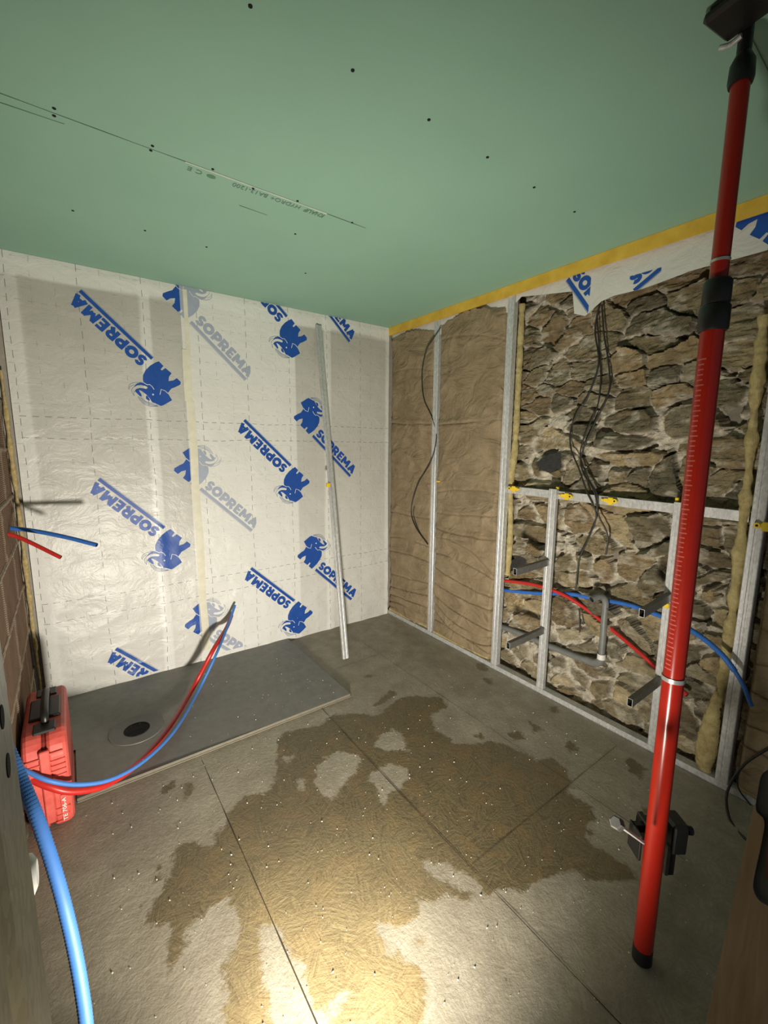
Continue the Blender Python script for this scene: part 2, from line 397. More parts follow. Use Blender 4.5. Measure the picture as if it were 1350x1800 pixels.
# text -> triangles from Blender's built-in font
def text_tris(txt, bold=0.0):
    cu = bpy.data.curves.new('t', 'FONT'); cu.body = txt; cu.size = 1; cu.offset = bold; cu.resolution_u = 3
    o = bpy.data.objects.new('t', cu); COL.objects.link(o); bpy.context.view_layer.update()
    me = o.evaluated_get(bpy.context.evaluated_depsgraph_get()).to_mesh()
    V = [(v.co.x, v.co.y) for v in me.vertices]; F = [tuple(p.vertices) for p in me.polygons]
    bpy.data.objects.remove(o); return V, F
def put_text(b, txt, org, ex, ey, h, bold=0., mi=0, width=None):
    V, F = text_tris(txt, bold); xs = [v[0] for v in V]; k = h/.7; kx = k if width is None else width/(max(xs)-min(xs))
    org, ex, ey = map(np.array, (org, ex, ey)); b.add([org+ex*x*kx+ey*y*k for x, y in V], F, mi)
stamp = plain('green_stamp', (.12, .22, .17), .7); stamp2 = plain('green_stamp_bold', (.10, .23, .14), .7)
b = MB()
put_text(b, 'HYDRO+', (-1.41, -1.285, 2.4984), (-1, 0, 0), (0, 1, 0), .026, 0, 0, .125)
put_text(b, 'BA13-1200', (-1.55, -1.285, 2.4984), (-1, 0, 0), (0, 1, 0), .026, 0, 0, .135)
put_text(b, 'C E', (-1.795, -1.285, 2.4984), (-1, 0, 0), (0, 1, 0), .024, 0, 0, .05)
put_text(b, 'KNAUF', (-1.30, -1.285, 2.4984), (-1, 0, 0), (0, 1, 0), .028, .02, 1, .09)
b.add([(-1.765+.016*math.cos(a), -1.272+.011*math.sin(a), 2.4984) for a in np.linspace(6.28, 0, 17)[:-1]], [tuple(range(16))], 1)
b.build('printed_stamp', [stamp, stamp2], ceil).location = (0, 0, 0)

# ================================================================== BACK WALL + MEMBRANE
MB().box((-2.75, .03, -.01), (.25, .09, 2.5)).build('wall_back', plain('bare_wall', (.35, .32, .27), .9), None, kind='structure')
# --- logo artwork traced in the wall plane, stored in its own frame
def wl(P, ox=210, oy=630, k=1/11.25):
    o = np.array([-1.799, 2.048]); e1 = np.array([-.335, .322])/.4647; e2 = np.array([-e1[1], e1[0]]); R = []
    for x, y in P:
        q = at(ox+x*k, oy+y*k, 1, 0)[[0, 2]]-o; R.append((q@e1, q@e2))
    return R
EL = wl([(775, 62), (865, 155), (808, 220), (835, 245), (905, 195), (1025, 298), (975, 365), (965, 455), (1060, 440), (1130, 395), (1208, 470), (1200, 520), (1100, 570), (1020, 600), (950, 690), (1035, 830), (870, 925), (815, 943), (700, 890), (640, 870), (590, 790), (520, 715), (440, 650), (385, 628), (385, 645), (430, 715), (438, 760), (400, 750), (360, 710), (300, 650), (325, 610), (400, 588), (480, 598), (520, 608), (548, 600), (550, 572), (500, 548), (420, 530), (350, 535), (290, 570), (300, 540), (340, 500), (420, 478), (475, 490), (458, 420), (460, 340), (510, 240), (600, 150), (700, 90)])
EL2 = wl([(518, 740), (550, 750), (585, 800), (598, 838), (560, 832), (518, 800)])
WH = [wl(q) for q in ([(470, 482), (540, 525), (590, 520), (640, 560), (680, 620)], [(958, 700), (900, 645), (820, 614), (795, 720)])]
EYE = wl([(658, 718)])[0]
TH = [wl(q) for q in ([(430, 476), (300, 480), (215, 510), (178, 560), (185, 612)], [(185, 612), (210, 560), (290, 525)], [(290, 560), (245, 610), (245, 670), (290, 745)], [(290, 745), (280, 690), (300, 650)],
     [(360, 750), (400, 820), (480, 900), (600, 950), (760, 950)], [(380, 760), (430, 830), (510, 890), (620, 930), (760, 945)], [(410, 770), (460, 830), (540, 880), (640, 915), (740, 935)], [(430, 780), (500, 845), (590, 880), (680, 900)])]
def stroke(P, w, closed=False):
    P = [np.array(p, float) for p in P]; n = len(P); L = []
    for i in range(n):
        a = P[i-1] if (i or closed) else P[i]; c = P[(i+1) % n] if (i < n-1 or closed) else P[i]
        d = c-a; d /= np.linalg.norm(d)+1e-9; m = np.array([-d[1], d[0]])
        L.append((P[i]+m*w/2, P[i]-m*w/2))
    T = []
    for i in range(n if closed else n-1):
        (a, b_), (c, d) = L[i], L[(i+1) % n]; T += [(a, b_, d), (a, d, c)]
    return T
def arc(cx, cy, rx, ry, a0, a1, n=14): return [(cx+rx*math.cos(math.radians(a0+(a1-a0)*k/n)), cy+ry*math.sin(math.radians(a0+(a1-a0)*k/n))) for k in range(n+1)]
LET = {'S': (.72, [([*arc(.38, .66, .2, .2, 20, 270, 12), *arc(.36, .29, .22, .175, 90, -160, 12)], .24)]),
       'O': (.98, [(arc(.46, .5, .33, .36, 0, 360, 24), .29)]),
       'P': (.78, [([(.14, 0), (.14, 1)], .28), ([(.14, .86), (.4, .86), *arc(.4, .62, .22, .24, 90, -90, 8), (.14, .38)], .27)]),
       'R': (.86, [([(.14, 0), (.14, 1)], .28), ([(.14, .87), (.4, .87), *arc(.4, .64, .22, .23, 90, -90, 8), (.14, .41)], .25), ([(.36, .45), (.66, 0)], .3)]),
       'E': (.68, [([(.14, 0), (.14, 1)], .28), ([(.14, .89), (.6, .89)], .22), ([(.14, .5), (.56, .5)], .2), ([(.14, .11), (.62, .11)], .22)]),
       'M': (1.14, [([(.14, 0), (.2, 1)], .28), ([(.2, .95), (.54, .25)], .27), ([(.54, .25), (.88, .95)], .27), ([(.88, 1), (.94, 0)], .28)]),
       'A': (1.0, [([(.13, 0), (.44, 1)], .3), ([(.44, 1), (.78, 0)], .3), ([(.25, .28), (.66, .28)], .22)])}
def logo_tris():
    "-> list of (triangle, layer) layer 0 ink, 1 paper, 2 thin ink"
    T = []
    H = .066; y0 = .031; x = .006; widths = sum(LET[c][0] for c in 'SOPREMA'); k = .468/widths
    for c in 'SOPREMA':
        w, st = LET[c]
        for P, sw in st:
            for t in stroke([(x+a*k, y0+b_*H) for a, b_ in P], sw*H*1.16, False): T.append((t, 0))
        x += w*k
    T += [(t, 0) for t in stroke([(0, .0095), (.465, .0095)], .020)]
    T += [(t, 2) for t in stroke([(0, -.004), (.465, -.004)], .0022)]
    for P in (EL, EL2):
        for t in tessellate_polygon([[Vector((a, b_, 0)) for a, b_ in P]]): T.append((tuple(np.array(P[i]) for i in t), 0))
    for P in WH: T += [(t, 1) for t in stroke(P, .004)]
    e = arc(EYE[0], EYE[1], .0055, .0055, 0, 360, 10); T += [((np.array(EYE), np.array(e[i]), np.array(e[i+1])), 1) for i in range(10)]
    for P in TH: T += [(t, 2) for t in stroke([q[:2] for q in np.array(cat([(a, b_, 0) for a, b_ in P], 5))], .0024)]
    return T
LOGO = logo_tris()
def clip(poly, cl):
    "convex clip, cl counter-clockwise"
    for (x0, y0), (x1, y1) in zip(cl, cl[1:]+cl[:1]):
        out = []; f = lambda p: (x1-x0)*(p[1]-y0)-(y1-y0)*(p[0]-x0)
        for i in range(len(poly)):
            a, b_ = poly[i-1], poly[i]; fa, fb = f(a), f(b_)
            if (fa >= 0) != (fb >= 0): t = fa/(fa-fb); out.append((a[0]+(b_[0]-a[0])*t, a[1]+(b_[1]-a[1])*t))
            if fb >= 0: out.append(b_)
        poly = out
        if len(poly) < 3: return []
    return poly
def subdiv(p, mx=.03):
    "split a convex polygon into small triangles so that it can follow folds"
    st = [(p[0], p[i], p[i+1]) for i in range(1, len(p)-1)]; R = []
    while st:
        t = st.pop(); d = [math.dist(t[i], t[(i+1) % 3]) for i in range(3)]; k = d.index(max(d))
        if d[k] > mx:
            a, b_, c = t[k], t[(k+1) % 3], t[(k+2) % 3]; m_ = ((a[0]+b_[0])/2, (a[1]+b_[1])/2); st += [(a, m_, c), (m_, b_, c)]
        else: R.append(t)
    return R
def put_logo(b, org, ang, win, surf, mats=(0, 1, 2), off=.0012):
    "org = outer S-end corner of the underline, ang = text direction, surf(u,v,off) -> xyz"
    c, s_ = math.cos(ang), math.sin(ang)
    for t, layer in LOGO:
        q = [(org[0]+c*p[0]-s_*p[1], org[1]+s_*p[0]+c*p[1]) for p in t]
        if (q[1][0]-q[0][0])*(q[2][1]-q[0][1])-(q[1][1]-q[0][1])*(q[2][0]-q[0][0]) < 0: q = q[::-1]
        q = clip(q, win)
        if not q: continue
        for r in subdiv(q): b.add([surf(u, v, off*(1.5 if layer == 1 else 1)) for u, v in r], [(0, 1, 2)], mats[layer], True)
def mem_h(u, v):
    "how far the membrane bellies towards the room"
    u = np.asarray(u, float); v = np.asarray(v, float)
    low = sstep(1.3, .3, v)
    h = .010*fbm(u*2.2, v*1.5, 3, 21)+.004*fbm(u*7+v*3, v*5, 3, 22)+low*.010*fbm(u*4+v*4.5, v*7-u*2, 3, 23)
    h = h+low*.007*(1-np.abs(fbm(u*3.1+v*3.4, v*4.4-u*2.6, 3, 29)*2-1))**3
    for s0 in (-1.83, -.60): h = h+.004*np.exp(-((u-s0)/.03)**2)
    return h*sstep(0, .06, 2.52-v)*sstep(-2.5, -2.4, u)
def mem_mat():
    m = NT('translucent_vapour_membrane', .38, spec=.45); x, y, z = m.xyz()
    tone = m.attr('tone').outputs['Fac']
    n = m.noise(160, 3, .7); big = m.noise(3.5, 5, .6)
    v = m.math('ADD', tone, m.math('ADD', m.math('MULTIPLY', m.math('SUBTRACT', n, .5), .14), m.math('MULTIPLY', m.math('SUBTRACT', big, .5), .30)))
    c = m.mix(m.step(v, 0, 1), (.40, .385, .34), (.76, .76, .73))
    def lines(a, b_, per, a0, w, dper, duty, b0=0):
        fa = m.math('FRACT', m.math('MULTIPLY', m.math('SUBTRACT', a, a0-w/2-10*per), 1/per))
        on = m.math('LESS_THAN', fa, w/per)
        fb = m.math('FRACT', m.math('MULTIPLY', m.math('ADD', b_, 10+b0), 1/dper))
        return m.math('MULTIPLY', on, m.math('LESS_THAN', fb, duty))
    wob = m.math('ADD', z, m.math('MULTIPLY', m.math('SUBTRACT', m.noise(3, 2), .5), .03))
    xw = m.math('ADD', x, m.math('MULTIPLY', m.math('SUBTRACT', m.noise(2.5, 2, .5, None, 0), .5), .03))
    strong = m.math('MAXIMUM', lines(wob, x, 1.06, 1.672, .0035, .055, .55), lines(wob, x, 1.06, 1.556, .0035, .055, .55))
    v3 = lines(xw, z, .309, -2.15, .0032, .07, .55)
    weak = m.math('MAXIMUM', lines(wob, x, .106, .04, .0025, .055, .5, .02), lines(xw, z, .103, -2.15+.103, .003, .07, .45))
    brk = m.ramp(m.noise(14, 3, .7), [(.42, .1), (.6, 1.)])
    k = m.math('MAXIMUM', m.math('MULTIPLY', m.math('MAXIMUM', strong, v3), .75), m.math('MULTIPLY', m.math('MULTIPLY', weak, brk), .5))
    c = m.mix(k, c, (.13, .13, .13)); m.col(c)
    m.bump(m.noise(7, 5, .6, m.mapping((1, 1, 1.3), (0, .6, 0)), 0, .6), .34, .03, m.bump(n, .08, .002))
    m.rough(m.math('ADD', .30, m.math('MULTIPLY', big, .16)))
    return m.m
MEM = mem_mat()
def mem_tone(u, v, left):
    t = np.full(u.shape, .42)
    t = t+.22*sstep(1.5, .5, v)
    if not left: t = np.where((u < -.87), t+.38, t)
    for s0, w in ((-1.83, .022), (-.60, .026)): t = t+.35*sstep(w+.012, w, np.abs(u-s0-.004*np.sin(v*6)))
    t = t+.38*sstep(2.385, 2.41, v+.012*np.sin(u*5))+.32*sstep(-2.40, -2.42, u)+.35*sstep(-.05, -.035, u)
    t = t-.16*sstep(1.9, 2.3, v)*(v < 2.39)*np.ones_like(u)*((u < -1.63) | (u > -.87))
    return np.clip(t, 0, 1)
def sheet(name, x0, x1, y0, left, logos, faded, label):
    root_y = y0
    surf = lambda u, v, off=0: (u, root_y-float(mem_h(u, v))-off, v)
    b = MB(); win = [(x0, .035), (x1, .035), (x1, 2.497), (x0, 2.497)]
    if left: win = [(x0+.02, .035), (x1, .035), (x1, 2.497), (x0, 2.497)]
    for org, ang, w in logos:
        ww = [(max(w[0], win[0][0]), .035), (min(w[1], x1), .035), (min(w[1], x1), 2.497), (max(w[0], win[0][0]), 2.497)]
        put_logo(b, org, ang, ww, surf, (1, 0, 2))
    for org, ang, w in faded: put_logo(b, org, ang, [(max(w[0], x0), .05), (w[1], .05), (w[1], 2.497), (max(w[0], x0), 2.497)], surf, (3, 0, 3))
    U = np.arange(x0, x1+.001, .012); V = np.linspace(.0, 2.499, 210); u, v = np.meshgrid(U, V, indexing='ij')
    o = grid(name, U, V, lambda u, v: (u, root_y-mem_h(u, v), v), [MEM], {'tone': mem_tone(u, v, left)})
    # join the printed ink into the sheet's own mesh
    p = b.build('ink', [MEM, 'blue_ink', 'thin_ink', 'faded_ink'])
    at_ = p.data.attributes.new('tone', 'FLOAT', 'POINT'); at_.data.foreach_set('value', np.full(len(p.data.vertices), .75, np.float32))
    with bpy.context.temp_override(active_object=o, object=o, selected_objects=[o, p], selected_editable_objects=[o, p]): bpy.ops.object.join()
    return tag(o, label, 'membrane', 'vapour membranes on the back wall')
AA = math.atan2(.322, -.335)
AB = AA-math.pi
Lx0, SEAM = -2.49, -1.628
sheet('vapour_membrane', Lx0, SEAM+.02, -.002, True,
      [((-1.799, 2.048-1.06*k+(.01 if k == 1 else 0)), AA-(.02*k), (-9, SEAM+.02)) for k in range(3)]+[((-1.577, 2.285-1.058*k), AB, (-9, SEAM+.02)) for k in range(3)],
      [], 'left sheet of white vapour membrane, beside the brick wall, with large blue print')
sheet('vapour_membrane', SEAM, .0, -.006, False,
      [((-.915, 2.44-1.06*k), AA, (-9, 9)) for k in range(3)]+[((-.738, 2.652-1.06*k), AB, (-9, 9)) for k in range(3)],
      [((-1.577, 2.285-1.058*k), AB, (SEAM, -1.2)) for k in range(3)],
      'right sheet of white vapour membrane, behind the leaning metal channel, partly with faded print')
# masking tape on the seam, two overlapping lengths
tm = NT('masking_tape', .55); tm.col(tm.mix(tm.ramp(tm.noise(20, 4, .6), [(.3, 0.), (.7, 1.)]), (.66, .63, .50), (.76, .73, .61))); MAT['tape'] = tm.m
for k, (zz0, zz1, xx, lab) in enumerate([(1.80, 2.13, -1.605, 'upper'), (.10, 1.81, -1.598, 'long')]):
    U = np.linspace(-.024, .024, 7); V = np.arange(zz0, zz1, .02)
    o = grid('masking_tape', U, V, lambda u, v: (xx+u-.004*(v-1)+.003*np.sin(v*9), -.0085-mem_h(xx+u, v)-.001*(1-(u/.024)**2), v), ['tape'], flip=False)
    tag(o, ['short upper piece of cream masking tape near the ceiling on the membrane seam', 'long lower strip of cream masking tape running down the membrane seam'][k], 'tape')
U = np.linspace(-.012, .012, 5); V = np.arange(2.12, 2.49, .02)
tag(grid('masking_tape', U, V, lambda u, v: (-1.597+u, -.0085-mem_h(-1.597+u, v), v), ['tape']), 'narrow cream tape strip over the blue print at the top of the seam', 'tape')

# ================================================================== LEFT BRICK WALL
def brick_wall():
    m = NT('combed_terracotta_block', .9, spec=.15); x, y, z = m.xyz()
    cv = m.t.nodes.new('ShaderNodeCombineXYZ'); m.set(cv.inputs[0], y); m.set(cv.inputs[1], z)
    nn = m.noise(3, 3); zz = m.math('ADD', z, m.math('MULTIPLY', m.math('SUBTRACT', nn, .5), .01))
    k = m.attr('mortar').outputs['Fac']
    base = m.mix(m.ramp(m.noise(6, 5, .6), [(.3, 0.), (.7, 1.)]), (.22, .135, .09), (.32, .21, .145))
    g = m.math('SINE', m.math('MULTIPLY', zz, 700)); g2 = m.ramp(g, [(.0, 0.), (.6, 1.)])
    base = m.mix(m.math('MULTIPLY', g2, .35), base, (.10, .048, .03))
    c = m.mix(k, base, m.mix(m.noise(60, 4, .7), (.30, .24, .18), (.44, .37, .29)))
    m.col(c); m.bump(m.math('MULTIPLY', m.math('MULTIPLY', g, m.math('SUBTRACT', 1, k)), .5), .8, .004)
    U = np.arange(-3.6, .03, .01); V = np.arange(0, 2.505, .008); u, v = np.meshgrid(U, V, indexing='ij')
    wv = v+.008*(fbm(u*3, v*3, 3, 5)-.5)
    row = np.floor((wv+.005)/.25); fz = (wv+.005)-row*.25; uu = u+.25*(row % 2)+.08; fy = uu-np.floor(uu/.5)*.5
    d = np.minimum(np.minimum(fz, .25-fz), np.minimum(fy, .5-fy)); mort = sstep(.010, .005, d+.006*(fbm(u*30, v*30, 3, 8)-.5))
    h = .006*mort*(.6+fbm(u*40, v*40, 2, 3))+.003*fbm(u*2, v*2, 3, 1)+.004*(vnoise(np.floor(uu/.5)*3.7, row*1.9, 4)-.5)
    return tag(grid('wall_left', U, V, lambda u, v: (-2.535+h, u, v), m.m, {'mortar': mort}, flip=False), kind='structure')
brick_wall()
def foam(name, path, r, label, cat_, seed=1, mat='foam', jit=.5, fl=1.0):
    P = resample(cat(path, 10), .008); n = len(P)
    rr = [r*(1+jit*(2*float(vnoise(np.array(i*.13), np.array(seed*2.3), seed))-1)+.25*(float(vnoise(np.array(i*.5), np.array(seed*1.3), seed+9))-.5)) for i in range(n)]
    b = MB(); b.tube(P, rr, 14, True, 0, 0, True, fl)
    if jit > .3:
        for i_ in range(len(b.v)):
            if i_ >= n*14: break
            k_ = i_//14; c_ = P[k_]; f_ = 1+.55*(float(fbm(np.array(k_*.16), np.array((i_ % 14)*.9+seed), 3, seed))-.5)
            b.v[i_] = tuple(c_+(np.array(b.v[i_])-c_)*f_)
    return b.build(name, mat, None, label=label, cat=cat_)
fm = NT('foam', .85); fm.col(fm.mix(fm.ramp(fm.noise(45, 6, .7), [(.3, 0.), (.7, 1.)]), (.30, .20, .08), (.62, .50, .24))); fm.bump(fm.noise(90, 5, .7), .6, .004); MAT['foam'] = fm.m
foam('expanding_foam', [(-2.512, -.012, .02), (-2.514, -.014, .5), (-2.512, -.012, .9), (-2.514, -.014, 1.4), (-2.516, -.012, 1.9)], .0095, 'bead of yellow expanding foam in the corner of brick wall and membrane', 'foam')

# ================================================================== RIGHT WALL : rubble stone
def stone_wall():
    Y0, Y1 = -2.78, -1.16; U = np.arange(Y0, Y1, .0062); V = np.arange(-.02, 2.505, .0062)
    u, v = np.meshgrid(U, V, indexing='ij')
    wu = u+.045*(fbm(u*9, v*9, 4, 31)-.5)+.018*(fbm(u*32, v*32, 3, 35)-.5); wv = v+.05*(fbm(u*5, v*8, 3, 41)-.5)+.012*(fbm(u*34, v*34, 3, 45)-.5)
    rng = np.random.default_rng(11); sites = []
    z = -.05
    while z < 2.6:                       # rough courses of very uneven height
        hgt = rng.choice([.05, .08, .115, .155, .20], p=[.22, .20, .22, .20, .16]); y = Y0-.1-rng.uniform(0, .2)
        while y < Y1+.15:
            L = hgt*rng.uniform(1.1, 2.6)+.03
            if hgt > .09 and rng.random() < .3:
                sites += [(y+L/2, z+hgt*.28), (y+L/2+rng.uniform(-.02, .02), z+hgt*.78)]
            else: sites.append((y+L/2, z+hgt/2+rng.uniform(-.02, .02)))
            y += L
        z += hgt*.97
    Sx = np.array(sites); n = len(Sx); an = rng.uniform(1.35, 2.0, n); tl = rng.uniform(-.30, .30, n); bias = rng.uniform(-.008, .010, n)
    f1 = np.full(u.shape, 9.); f2 = f1.copy(); idn = np.zeros(u.shape, int); LU = f1.copy()*0; LV = LU.copy()
    for i in range(n):
        a0 = max(0, int((Sx[i, 0]-.42-Y0)/.0062)); a1 = int((Sx[i, 0]+.42-Y0)/.0062); b0 = max(0, int((Sx[i, 1]-.26+.02)/.0062)); b1 = int((Sx[i, 1]+.26+.02)/.0062)
        if a1 <= a0 or b1 <= b0: continue
        q = (slice(a0, a1), slice(b0, b1)); dx = wu[q]-Sx[i, 0]; dz = wv[q]-Sx[i, 1]-tl[i]*dx
        ax_ = np.abs(dx/an[i]); az_ = np.abs(dz); d = .55*np.maximum(ax_, az_)+.45*np.sqrt(ax_**2+az_**2)+.12*(ax_+az_)-bias[i]
        A, B_, I = f1[q], f2[q], idn[q]; less = d < A
        B_[:] = np.where(less, A, np.minimum(B_, d)); lu, lv = LU[q], LV[q]
        lu[:] = np.where(less, dx, lu); lv[:] = np.where(less, dz, lv); I[:] = np.where(less, i, I); A[:] = np.where(less, d, A)
    e = f2-f1
    lowm = sstep(.55, .15, v)                                   # more mortar down at the foot
    patch = fbm(u*2.2+3, v*3.1, 3, 61)
    gapw = .008+.020*sstep(.42, .62, patch)+.010*lowm
    st = sstep(gapw*.55, gapw*1.15, e+.007*(fbm(u*26, v*26, 3, 51)-.5))
    prot = rng.uniform(-.012, .018, n)[idn]; sx_, sz_ = rng.uniform(-.22, .22, n)[idn], rng.uniform(-.30, .30, n)[idn]
    facet = .012*np.abs(fbm(u*12+idn*.37, v*15+idn*.91, 3, 71)-.5)*2+.006*(1-np.abs(fbm(u*24+idn, v*40, 3, 75)*2-1))
    facet = facet+.022*np.round(fbm(u*8+idn*2.1, v*17+idn*.7, 4, 77)*7)/7
    hs = .032+.016*(fbm(u*9, v*55, 3, 79)-.5)+prot+sx_*LU+sz_*LV+facet
    hs = hs-.004*sstep(.015, .0, e)
    hm = .018+.028*fbm(u*30, v*38, 4, 81)**1.2+.006*lowm+.012*(fbm(u*7, v*9, 2, 83)-.5)
    deep = sstep(.60, .67, fbm(u*13, v*24, 3, 91))*(1-st)
    h = hs*st+hm*(1-st)-.045*deep
    # colour
    pal = np.array([(.185, .160, .115), (.215, .190, .140), (.155, .140, .108), (.245, .200, .135), (.225, .18, .125), (.135, .125, .10), (.225, .205, .165), (.29, .25, .18)])
    pc = pal[rng.integers(0, len(pal), n)]*rng.uniform(.85, 1.25, (n, 1))
    for i in range(n):
        if Sx[i, 1] < .5: pc[i] = pc[i]*1.15+.02
    c = pc[idn]*np.array((1.26, 1.21, 1.02))*(.50+1.05*fbm(u*15+idn, v*30, 5, 101))[..., None]
    rust = sstep(.55, .75, fbm(u*9, v*9, 3, 111))[..., None]; c = c*(1-.4*rust)+np.array((.23, .155, .08))*.4*rust
    smear = sstep(.56, .72, fbm(u*14+9, v*26, 4, 121))[..., None]*.55
    mo = np.array((.70, .65, .54))*(.55+.75*fbm(u*45, v*45, 3, 131))[..., None]
    c = c*(1-smear)+mo*smear
    c = c*st[..., None]+mo*(1-st)[..., None]
    # one dark slate stone and a smaller one
    for (qx, qy, pol) in ((0, 0, [(940, 812), (962, 797), (983, 793), (985, 822), (965, 833), (945, 826)]), (0, 0, [(893, 985), (912, 978), (924, 985), (918, 1003), (895, 1003)])):
        w_ = [tuple(at(a, b_, 0, .09)[1:]) for a, b_ in pol]; s_ = sstep(-.004, .004, sdf(u, v, w_)+.006*(fbm(u*30, v*30, 2, 3)-.5)); h = h*(1-s_)+.045*s_; c = c*(1-s_[..., None])+np.array((.055, .055, .055))*s_[..., None]
    m = NT('rubble_stone', .88, spec=.25)
    cc = m.attr('tint').outputs['Color']; n1 = m.noise(38, 8, .75); n2 = m.noise(150, 4, .7)
    cc = m.mix(.55, cc, m.mix(m.ramp(n1, [(.3, 0.), (.72, 1.)]), (.45, .45, .45), (1.5, 1.45, 1.35)), 'MULTIPLY')
    cc = m.mix(m.ramp(n2, [(.62, 0.), (.78, .30)]), cc, (.5, .46, .38)); m.col(cc)
    m.bump(m.math('ADD', n1, m.math('MULTIPLY', n2, .4)), 1.0, .016)
    return tag(grid('wall_right', U, V, lambda uu, vv: (.165-h*1.3, uu, vv), m.m, {'tint': c}, smooth=False, flip=True), kind='structure')
stone_wall()
MB().box((.17, -3.9, -.01), (.24, .12, 2.5)).build('wall_right_core', plain('wall_core', (.2, .18, .14), .9), None, kind='structure')

# ---- kraft faced insulation
def kraft_mat():
    m = NT('kraft_paper', .62, spec=.3); x, y, z = m.xyz()
    n = m.noise(8, 6, .65); f = m.noise(220, 3, .7)
    c = m.mix(m.ramp(n, [(.3, 0.), (.7, 1.)]), (.235, .175, .105), (.33, .255, .160)); c = m.mix(m.ramp(f, [(.5, 0.), (.8, .3)]), c, (.42, .33, .21)); c = m.mix(m.ramp(m.noise(3.5, 6, .6, m.mapping((1, 1, 1.4), (.4, 0, 0)), 0, 1.8), [(.38, .35), (.56, 0.)]), c, (.17, .125, .07))
    c = m.mix(m.attr('crease_shade').outputs['Fac'], c, (.06, .038, .018)); m.col(c)  # darkens the fold lines: shade of the creases painted into the paper colour
    m.bump(m.noise(5, 6, .55, m.mapping((1, 1, 1.6), (.5, 0, 0)), 0, 1.5), .75, .04, m.bump(f, .08, .001))
    return m.m
KR = kraft_mat()
wm = NT('mineral_wool', .95, spec=.1); wm.col(wm.mix(wm.ramp(wm.noise(30, 8, .7), [(.3, 0.), (.7, 1.)]), (.34, .26, .11), (.66, .56, .28))); wm.bump(wm.noise(120, 6, .8, wm.mapping((1, 1, .4))), .9, .008); MAT['wool'] = wm.m
def kraft_bay(y0, y1, ztop, label, seed, folds, xb=.022):
    root = empty('insulation_batt', (xb+.05, (y0+y1)/2, .03)); tag(root, label, 'insulation', 'paper faced insulation batts')
    U = np.arange(y0, y1+.001, .006); V = np.arange(.035, ztop, .006); u, v = np.meshgrid(U, V, indexing='ij')
    t = (u-y0)/(y1-y0)
    h = .014*np.sin(np.pi*np.clip(t, 0, 1))**.6+.013*fbm(u*4, v*3, 3, seed)+.016*(1-np.abs(fbm(u*2.2+v*.8, v*2.4-u*.7, 2, seed+3)*2-1))**4+.010*(1-np.abs(fbm(u*2.6-v*1.3, v*3.2+u, 2, seed+13)*2-1))**6-.007
    cr = np.zeros(u.shape)
    for (za, zb, zc, amp) in folds:                 # (z at far edge, middle, near edge, strength) of each crease
        tt = 1-t; zz = za*(1-tt)*(1-2*tt)+4*zb*tt*(1-tt)+zc*tt*(2*tt-1)+.014*(fbm(u*9, u*0+za*7, 3, seed+8)-.5)
        d = v-zz; ext = sstep(.0, .25, fbm(u*3+za*11, u*0+za*3, 2, seed+5)-.12)
        h = h-.010*amp*np.exp(-(d/.006)**2)*ext+.010*amp*np.exp(-((d-.020)/.018)**2)*ext
        cr = np.maximum(cr, .9*amp*np.exp(-(d/.0034)**2)*ext)
    edge = np.minimum(np.minimum(u-y0, y1-u)/.022, (v-.03)/.02); edge = np.clip(edge, 0, 1)
    h = h*edge-.03*(1-edge)**2
    rag = .02*fbm(u*10, u*0+seed, 3, seed+4)+.05*t*0
    grid('kraft_facing', U, V, lambda a, b_: (xb-h, a, b_), KR, {'crease_shade': np.clip(cr*1.3, 0, 1)}, root, flip=True, keep=lambda a, b_: b_ < ztop-.055+.045*np.sin(np.pi*(a-y0)/(y1-y0))+.05*(fbm(a*9, a*0+seed, 3, seed)-.5))
    b = MB(); b.box((xb+.02, y0+.003, .03), (xb+.115, y1-.003, ztop-.07)); b.build('wool_core', 'wool', root)
    # wool fluffing out at the foot
    P = resample(cat([(xb-.006, y1-.02, .040), (xb-.008, (y0+y1)/2, .045), (xb-.006, y0+.02, .052)], 8), .008)
    b = MB(); b.tube(P, [.010+.008*float(vnoise(np.array(i*.3), np.array(seed*.7), seed)) for i in range(len(P))], 8)
    b.build('wool_edge', 'wool', root); return root
zf = lambda pts, x=0.: None
def fold(pts):  # three photo points far -> near
    return tuple(float(at(a, b_, 0, .01)[2]) for a, b_ in pts)
F1 = [fold(q)+(s_,) for q, s_ in [([(684, 745), (720, 746), (757, 746)], .8), ([(684, 899), (705, 903), (752, 912)], .6), ([(684, 945), (715, 947), (750, 962)], .6), ([(684, 968), (715, 973), (750, 988)], .7), ([(684, 1010), (715, 1016), (750, 1026)], .6), ([(684, 1032), (715, 1038), (750, 1048)], .8), ([(684, 1046), (715, 1054), (750, 1070)], .9), ([(684, 1058), (715, 1066), (750, 1088)], 1.), ([(684, 1065), (715, 1078), (750, 1098)], .9), ([(684, 660), (715, 650), (757, 655)], .3)]]
F2 = [fold(q)+(s_,) for q, s_ in [([(775, 748), (800, 745), (880, 738)], .8), ([(775, 904), (810, 905), (865, 907)], .5), ([(775, 930), (800, 938), (866, 950)], .7), ([(770, 948), (805, 956), (862, 1014)], .5), ([(770, 975), (800, 985), (860, 1020)], .7), ([(770, 998), (810, 1026), (856, 1048)], .8), ([(768, 1024), (810, 1050), (855, 1070)], .9), ([(766, 1045), (800, 1075), (852, 1106)], 1.), ([(764, 1058), (800, 1096), (852, 1118)], 1.), ([(763, 1072), (795, 1108), (850, 1130)], 1.), ([(763, 1090), (795, 1108), (850, 1146)], .8), ([(775, 600), (820, 592), (885, 600)], .4), ([(775, 868), (820, 862), (870, 868)], .4)]]
kraft_bay(-.560, -.012, 2.435, 'crumpled brown paper faced insulation batt in the far corner beside the membrane', 201, F1)
